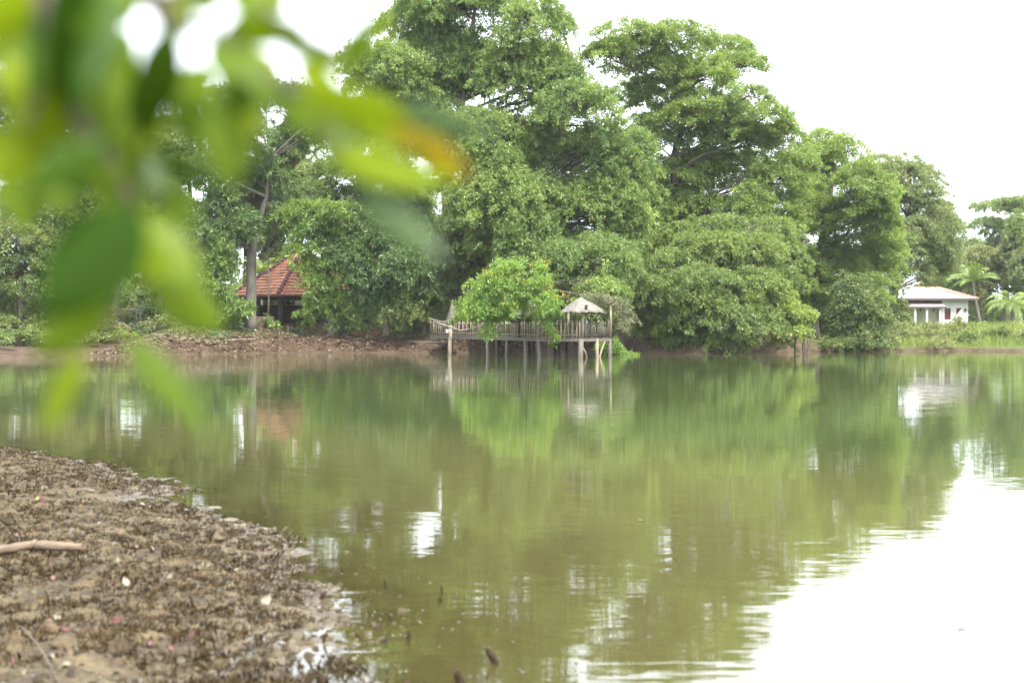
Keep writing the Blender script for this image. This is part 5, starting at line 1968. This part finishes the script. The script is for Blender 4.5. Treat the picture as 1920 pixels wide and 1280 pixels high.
FLK = {
    'pink': (surf_mat('pink_petal', [(0.3, (0.13, 0.062, 0.058)), (0.8, (0.22, 0.125, 0.115))], 30, 0.6), 0.055, 0.030, 'small pinkish fallen leaf on the mud'),
    'red': (surf_mat('red_leaf', [(0.3, (0.075, 0.022, 0.018)), (0.8, (0.15, 0.055, 0.045))], 30, 0.5), 0.065, 0.030, 'curled red fallen leaf on the mud'),
    'beige': (surf_mat('beige_leaf', [(0.3, (0.155, 0.138, 0.100)), (0.8, (0.260, 0.242, 0.183))], 25, 0.65), 0.075, 0.042, 'pale beige fallen leaf on the mud'),
    'brown': (surf_mat('brown_leaf', [(0.3, (0.050, 0.042, 0.030)), (0.8, (0.118, 0.091, 0.064))], 25, 0.65), 0.080, 0.036, 'dry brown fallen leaf on the mud'),
    'yellow': (surf_mat('yellow_leaf', [(0.3, (0.174, 0.156, 0.039)), (0.8, (0.248, 0.242, 0.082))], 25, 0.6), 0.05, 0.024, 'small yellow fallen leaf on the mud'),
}
FLM = {k: [leaf_mesh('fallen_leaf', L, W, c, fo, m_, i) for i, (c, fo) in enumerate(((0.12, 0.15), (0.25, 0.3), (0.05, 0.05)))] for k, (m_, L, W, lab) in FLK.items()}
SPOT = [(65, 1188, 'beige', 1.0), (92, 1232, 'beige', 1.0), (97, 1207, 'red', 0.8), (236, 1088, 'beige', 1.1), (214, 1092, 'red', 0.9),
        (92, 1162, 'pink', 0.7), (110, 1163, 'beige', 0.7), (78, 1176, 'pink', 0.8), (215, 1164, 'red', 1.2), (285, 1206, 'pink', 0.8), (437, 1122, 'red', 1.1),
        (290, 1086, 'pink', 1.0), (276, 1107, 'beige', 0.8), (180, 1060, 'red', 0.7), (162, 1071, 'pink', 0.7), (134, 1054, 'pink', 0.8),
        (100, 1077, 'pink', 0.9), (47, 1130, 'red', 0.9), (220, 1118, 'pink', 0.6), (122, 1176, 'red', 0.9), (123, 1240, 'beige', 0.8), (144, 1236, 'yellow', 0.7),
        (25, 1246, 'pink', 0.9), (155, 1252, 'pink', 0.9), (322, 1222, 'red', 0.7), (155, 1015, 'pink', 1.0), (40, 960, 'pink', 1.2), (80, 940, 'red', 1.2),
        (70, 935, 'yellow', 1.2), (140, 903, 'red', 1.0), (82, 915, 'beige', 1.3), (350, 962, 'beige', 1.4), (195, 972, 'red', 1.1), (370, 993, 'pink', 1.3),
        (285, 1030, 'beige', 1.0), (258, 1028, 'pink', 0.9), (345, 1017, 'beige', 1.2), (540, 1063, 'pink', 1.0), (430, 1064, 'brown', 1.0), (370, 1066, 'red', 0.7),
        (270, 1236, 'brown', 1.0), (460, 1171, 'beige', 0.8), (497, 1128, 'beige', 1.3), (170, 925, 'beige', 1.2), (120, 972, 'beige', 1.0), (20, 880, 'red', 1.3),
        (8, 940, 'pink', 1.2), (30, 1005, 'pink', 1.1), (60, 1008, 'beige', 1.0), (95, 1012, 'pink', 1.0), (300, 870, 'brown', 1.2)]
fl = random.Random(12)
for px, py, k, s in SPOT:
    p = G(px, py, 0.06)
    p = G(px, py, mud_h(p.x, p.y) + 0.02)
    o = link('fallen_leaf', fl.choice(FLM[k]), None, None, (p.x, p.y, mud_h(p.x, p.y) + 0.026))
    o.scale = (s * 0.95, s * 0.95, s * 0.95)
    o.rotation_euler = (fl.gauss(0, 0.5) + 0.45, fl.gauss(0, 0.35), fl.uniform(0, 6.28))
    tag(o, FLK[k][3], 'fallen leaf', k + ' leaves lying on the near mud')
for i in range(110):
    y = 6.6 + 11 * fl.random() ** 1.4
    x = float(np.interp(y, _NY, _NX)) - fl.uniform(0.2, 5.5)
    if abs(x) > 0.38 * y:
        continue
    k = fl.choices(['pink', 'beige', 'brown', 'red', 'yellow'], [4, 4, 6, 2, 1])[0]
    if x > -0.22 * y and k in ('pink', 'beige') and fl.random() < 0.6:
        k = 'brown'
    o = link('fallen_leaf', fl.choice(FLM[k]), None, None, (x, y, mud_h(x, y) + 0.016))
    s = fl.uniform(0.4, 0.85)
    o.scale = (s, s, s)
    o.rotation_euler = (fl.gauss(0, 0.5), fl.gauss(0, 0.5), fl.uniform(0, 6.28))
    tag(o, FLK[k][3], 'fallen leaf', k + ' leaves lying on the near mud')

# ---- stubs poking out of the shallows
M['stub'] = surf_mat('wet_stub', [(0.3, (0.012, 0.008, 0.005)), (0.7, (0.05, 0.034, 0.02))], 20, 0.85, 0.003, spec=0.1)
SB = [(930, 1243, 912, 1215, 0.016, 'thick leaning brown stub in the shallows, rightmost of the two by the bottom edge'),
      (865, 1279, 858, 1254, 0.018, 'dark upright stub at the bottom edge of the water'),
      (829, 1112, 829, 1097, 0.007, 'short thin stub standing in open shallow water'),
      (826, 1126, 824, 1118, 0.010, 'low rounded stub just below the thin one'),
      (766, 1198, 766, 1182, 0.009, 'upright stub ringed by foam left of the leaning one'),
      (654, 1252, 652, 1232, 0.010, 'dark short stub standing in the bright water near the mud edge'),
      (616, 1245, 616, 1228, 0.007, 'thin dark stub left of another in the bright water'),
      (540, 1017, 543, 1001, 0.008, 'thin twig stub in the bright water beside the mud point, left one'),
      (560, 1016, 562, 1001, 0.007, 'thin twig stub in the bright water beside the mud point, right one'),
      (722, 1100, 720, 1085, 0.007, 'thin reddish stub among floating specks'),
      (606, 1205, 614, 1180, 0.007, 'bent twig rising from the water at the mud edge'),
      (736, 1163, 726, 1150, 0.006, 'fine reddish stem leaning over floating specks'),
      (672, 1196, 668, 1184, 0.008, 'small dark stub between mud edge and foam-ringed stub'),
      (600, 1124, 612, 1108, 0.012, 'dark knobbly stub at the outer edge of the mud')]
for bx, by, tx, ty, r, lab in SB:
    b = G(bx, by)
    t = P(tx, ty, b.y - 0.01)
    mb = MB()
    bb = b - Vector((0, 0, 0.08)) - (t - b) * 0.5
    mb.tube([bb, b, b.lerp(t, 0.55) + Vector((rr.gauss(0, .004), 0, 0)), t], [r * 1.2, r * 1.1, r, r * 0.65], 8, True, 0.3)
    tag(mb.build('stub', M['stub']), lab, 'stub', 'stubs poking out of the shallow water')
# the short fork of the leaning stub is part of the same wood
# dark mud lump at the bottom
p = G(603, 1278)
o = link('mud_clod', rock_mesh('mud_clod', 51, 0.035, 0.03, 0.03), None, None, (p.x, p.y, 0.005))
o.data.materials.clear(); o.data.materials.append(M['stub'])
tag(o, 'dark round mud clod in the bright water at the bottom edge', 'mud clod')

# ---- foam specks and debris on the shallow water
def specks():
    rng = np.random.default_rng(31)
    n = 70
    u = rng.random(n)
    px = 640 + 330 * u ** 1.3 + rng.normal(0, 25, n)
    py = 1075 + 190 * rng.random(n)
    V, F = [], []
    for i in range(n):
        # strings of bubbles follow a few lines
        if i % 3 == 0:
            px[i] = 600 + rng.random() * 170
            py[i] = rng.choice([1078, 1112, 1122, 1150, 1165, 1197]) + rng.normal(0, 1.5) - (px[i] - 650) * 0.06
        p = G(px[i], py[i])
        r = rng.uniform(0.003, 0.008)
        b = len(V)
        V.append((p.x, p.y, r * 0.55))
        for k in range(6):
            a = k * 1.047
            V.append((p.x + r * math.cos(a) * 1.2, p.y + r * math.sin(a), 0.0015))
        for k in range(6):
            F.append((b, b + 1 + k, b + 1 + (k + 1) % 6))
    me = np_mesh('foam_specks', np.array(V), np.array(F), 3, True)
    o = link('foam_specks', me, None, surf_mat('foam', [(0.3, (0.16, 0.16, 0.14)), (0.8, (0.32, 0.32, 0.30))], 40, 0.3))
    tag(o, 'tiny foam bubbles and specks floating in the shallows', 'foam', kind='stuff')


specks()

FW = [(1525, 693, 0.16, 'pale floating leaf far out in front of the lime green bush', 'beige'), (1201, 976, 0.05, 'small beige leaf floating in the middle of the lake', 'beige'),
      (1803, 1178, 0.07, 'pink leaf floating on the bright water at lower right', 'pink'), (799, 676, 0.12, 'white speck of a leaf floating left of the pale pole', 'beige'),
      (1432, 976, 0.04, 'tiny brown leaf floating right of the lake middle', 'brown'), (1170, 1157, 0.05, 'small leaf floating in the green water near the bottom', 'beige'),
      (1090, 1091, 0.045, 'small leaf floating below the middle of the lake', 'beige'), (982, 686, 0.12, 'leaf floating in front of the pier stilts', 'beige'),
      (310, 903, 0.06, 'reddish leaf floating off the back of the mud spit', 'red'), (1095, 688, 0.1, 'floating leaf below the gazebo', 'beige')]
for px, py, s, lab, k in FW:
    p = G(px, py)
    o = link('floating_leaf', FLM[k][2], None, None, (p.x, p.y, 0.008))
    q = s / 0.07
    o.scale = (q, q, q * 0.5)
    o.rotation_euler = (0, 0, fl.uniform(-0.5, 0.5))
    tag(o, lab, 'floating leaf', 'leaves floating on the lake')

# ================================================================== NEAR BRANCH (far out of focus)
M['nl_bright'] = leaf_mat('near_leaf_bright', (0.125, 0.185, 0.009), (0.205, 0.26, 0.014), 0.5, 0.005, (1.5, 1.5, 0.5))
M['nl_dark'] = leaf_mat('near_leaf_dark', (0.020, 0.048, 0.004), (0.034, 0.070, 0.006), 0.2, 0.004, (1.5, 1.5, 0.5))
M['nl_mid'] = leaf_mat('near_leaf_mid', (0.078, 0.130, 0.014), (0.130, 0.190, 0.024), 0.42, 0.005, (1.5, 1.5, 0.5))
M['nl_grey'] = leaf_mat('near_leaf_sheen', (0.060, 0.100, 0.034), (0.090, 0.138, 0.050), 0.3, 0.02, (1.3, 1.3, 0.9))
M['nl_orange'] = leaf_mat('near_leaf_orange', (0.225, 0.175, 0.004), (0.26, 0.20, 0.005), 0.45, 0.01, (1.2, 1.1, 0.3))
M['near_bark'] = surf_mat('near_bark', [(0.3, (0.04, 0.03, 0.022)), (0.7, (0.10, 0.08, 0.06))], 60, 0.8)
DB = 0.72
st0 = P(60, -260, DB)
nb = thing('leafy_branch', st0, 'blurred leafy branch hanging close in front at upper left', 'branch')


def near_leaf(px0, py0, px1, py1, wpx, mk, d=DB, tilt=0.3, bend=0.12, part='leaf'):
    d = d * 1.12
    """leaf from base pixel to tip pixel, wpx wide, at distance d"""
    a = P(px0, py0, d)
    px1, py1 = px0 + (px1 - px0) * 1.10, py0 + (py1 - py0) * 1.10
    b = P(px1, py1, d + 0.03 * math.sin(px0))
    ax = b - a
    L = ax.length
    ax.normalize()
    view = (a - Vector((0, 0, CAMH))).normalized()
    side = ax.cross(view).normalized()
    nrm = side.cross(ax).normalized()
    side = (side * math.cos(tilt) + nrm * math.sin(tilt)).normalized()
    nrm = side.cross(ax).normalized()
    W = wpx * 1.12 / FPX * d / max(0.5, math.cos(tilt))
    nu, nv = 11, 7
    v = []
    for i in range(nu):
        u = i / (nu - 1)
        w = W * (math.sin(math.pi * min(1, 0.02 + 0.97 * u ** 0.85)) ** 0.85)
        for j in range(nv):
            s = j / (nv - 1) * 2 - 1
            p = a + ax * (u * L) + side * (s * w / 2) + nrm * (bend * L * (u * u - u) + 0.10 * W * abs(s))
            v.append(tuple(p - nb.location))
    f = []
    for i in range(nu - 1):
        for j in range(nv - 1):
            q = i * nv + j
            f.append((q, q + 1, q + nv + 1, q + nv))
    me = bpy.data.meshes.new('leaf')
    me.from_pydata(v, [], f)
    me.polygons.foreach_set('use_smooth', [True] * len(f))
    at = me.attributes.new('tint', 'FLOAT', 'FACE')
    at.data.foreach_set('value', np.full(len(f), rr.random(), dtype=np.float32))
    me.update()
    o = link(part, me, nb, M[mk])
    return o


NL = [  # base -> tip, width, kind, distance
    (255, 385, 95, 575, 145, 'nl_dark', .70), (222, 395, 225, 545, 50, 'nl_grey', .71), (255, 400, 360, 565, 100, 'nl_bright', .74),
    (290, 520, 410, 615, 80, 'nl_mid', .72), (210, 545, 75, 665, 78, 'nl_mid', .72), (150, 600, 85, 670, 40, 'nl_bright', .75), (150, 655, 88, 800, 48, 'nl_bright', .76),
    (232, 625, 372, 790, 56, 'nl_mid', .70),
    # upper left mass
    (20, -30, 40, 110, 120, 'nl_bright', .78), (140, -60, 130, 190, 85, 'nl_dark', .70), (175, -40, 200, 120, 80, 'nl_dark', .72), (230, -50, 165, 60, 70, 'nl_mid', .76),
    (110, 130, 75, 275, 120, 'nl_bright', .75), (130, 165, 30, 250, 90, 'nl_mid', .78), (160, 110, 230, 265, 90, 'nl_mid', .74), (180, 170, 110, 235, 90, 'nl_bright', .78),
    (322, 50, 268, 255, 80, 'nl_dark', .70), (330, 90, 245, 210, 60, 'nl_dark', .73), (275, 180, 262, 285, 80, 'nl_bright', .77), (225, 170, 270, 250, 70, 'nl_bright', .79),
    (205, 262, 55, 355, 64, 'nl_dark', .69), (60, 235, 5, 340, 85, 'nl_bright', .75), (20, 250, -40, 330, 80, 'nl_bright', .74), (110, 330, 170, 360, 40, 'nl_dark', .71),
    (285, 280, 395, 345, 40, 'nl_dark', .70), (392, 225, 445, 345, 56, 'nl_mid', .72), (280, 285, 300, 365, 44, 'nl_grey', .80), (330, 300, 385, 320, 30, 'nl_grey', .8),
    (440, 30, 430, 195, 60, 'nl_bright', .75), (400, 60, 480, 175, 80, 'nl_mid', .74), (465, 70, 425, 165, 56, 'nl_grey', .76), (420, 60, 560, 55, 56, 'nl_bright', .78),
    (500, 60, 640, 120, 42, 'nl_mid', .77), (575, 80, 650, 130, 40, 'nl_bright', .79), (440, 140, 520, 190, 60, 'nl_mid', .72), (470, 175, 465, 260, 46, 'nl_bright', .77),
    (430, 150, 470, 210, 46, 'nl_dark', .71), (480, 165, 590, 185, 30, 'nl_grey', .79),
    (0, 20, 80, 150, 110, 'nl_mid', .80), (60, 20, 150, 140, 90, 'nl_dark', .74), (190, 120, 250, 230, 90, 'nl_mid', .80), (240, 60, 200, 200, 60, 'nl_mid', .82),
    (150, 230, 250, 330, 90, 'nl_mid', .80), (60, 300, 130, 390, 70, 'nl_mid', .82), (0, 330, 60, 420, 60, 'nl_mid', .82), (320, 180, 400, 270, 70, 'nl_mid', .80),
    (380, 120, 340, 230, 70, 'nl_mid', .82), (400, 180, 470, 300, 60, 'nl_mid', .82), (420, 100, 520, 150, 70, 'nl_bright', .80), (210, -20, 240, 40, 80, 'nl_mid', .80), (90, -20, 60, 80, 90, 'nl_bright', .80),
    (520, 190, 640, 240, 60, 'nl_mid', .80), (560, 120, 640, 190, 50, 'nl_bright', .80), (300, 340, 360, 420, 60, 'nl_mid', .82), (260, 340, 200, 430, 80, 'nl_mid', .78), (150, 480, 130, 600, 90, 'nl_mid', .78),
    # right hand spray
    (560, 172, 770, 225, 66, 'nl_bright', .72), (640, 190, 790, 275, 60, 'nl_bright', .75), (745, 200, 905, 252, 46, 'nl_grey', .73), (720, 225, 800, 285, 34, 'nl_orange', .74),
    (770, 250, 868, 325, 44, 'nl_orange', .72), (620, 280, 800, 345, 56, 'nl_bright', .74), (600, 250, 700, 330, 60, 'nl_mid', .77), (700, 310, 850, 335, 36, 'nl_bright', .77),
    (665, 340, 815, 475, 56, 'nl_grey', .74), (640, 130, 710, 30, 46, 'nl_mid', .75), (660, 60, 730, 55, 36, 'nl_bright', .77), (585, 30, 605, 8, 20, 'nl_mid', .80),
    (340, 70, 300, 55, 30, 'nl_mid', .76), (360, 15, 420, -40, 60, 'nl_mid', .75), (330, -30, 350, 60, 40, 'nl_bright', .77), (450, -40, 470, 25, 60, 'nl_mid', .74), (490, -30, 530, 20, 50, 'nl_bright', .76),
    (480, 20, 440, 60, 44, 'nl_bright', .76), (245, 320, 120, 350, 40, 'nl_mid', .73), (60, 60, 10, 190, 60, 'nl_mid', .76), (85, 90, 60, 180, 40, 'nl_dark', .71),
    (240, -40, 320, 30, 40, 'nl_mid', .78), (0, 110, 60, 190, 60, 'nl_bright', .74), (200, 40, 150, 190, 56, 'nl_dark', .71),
]
for q in NL:
    near_leaf(*q[:6], d=q[6], tilt=rr.uniform(-0.45, 0.45), bend=rr.uniform(0.04, 0.14))


def twig_px(pts, r0, r1, d=DB):
    mb = MB()
    d = d * 1.12
    r0, r1 = r0 * 1.3, r1 * 1.3
    q = [P(x, y, d + 0.02) for x, y in pts]
    fine = []
    for i in range(len(q) - 1):
        for k in range(4):
            fine.append(q[i].lerp(q[i + 1], k / 4))
    fine.append(q[-1])
    n = len(fine)
    mb.tube(fine, [r0 + (r1 - r0) * i / (n - 1) for i in range(n)], 8)
    return mb.build('twig', M['near_bark'], nb)


twig_px([(60, -260), (75, -60), (85, 20), (108, 110), (130, 200), (200, 290), (250, 390)], 0.0055, 0.0026)
twig_px([(75, -100), (250, -60), (290, 0), (318, 70), (300, 180), (255, 280)], 0.0050, 0.0018)
twig_px([(305, 30), (380, 50), (450, 90), (520, 150), (600, 200), (640, 300)], 0.0028, 0.0012)
twig_px([(250, 390), (235, 480), (220, 560), (215, 640)], 0.0026, 0.0012)
twig_px([(290, -5), (400, -20), (480, 10), (600, 90), (650, 120)], 0.0026, 0.0012)
twig_px([(108, 110), (70, 190), (40, 250)], 0.0025, 0.0012)
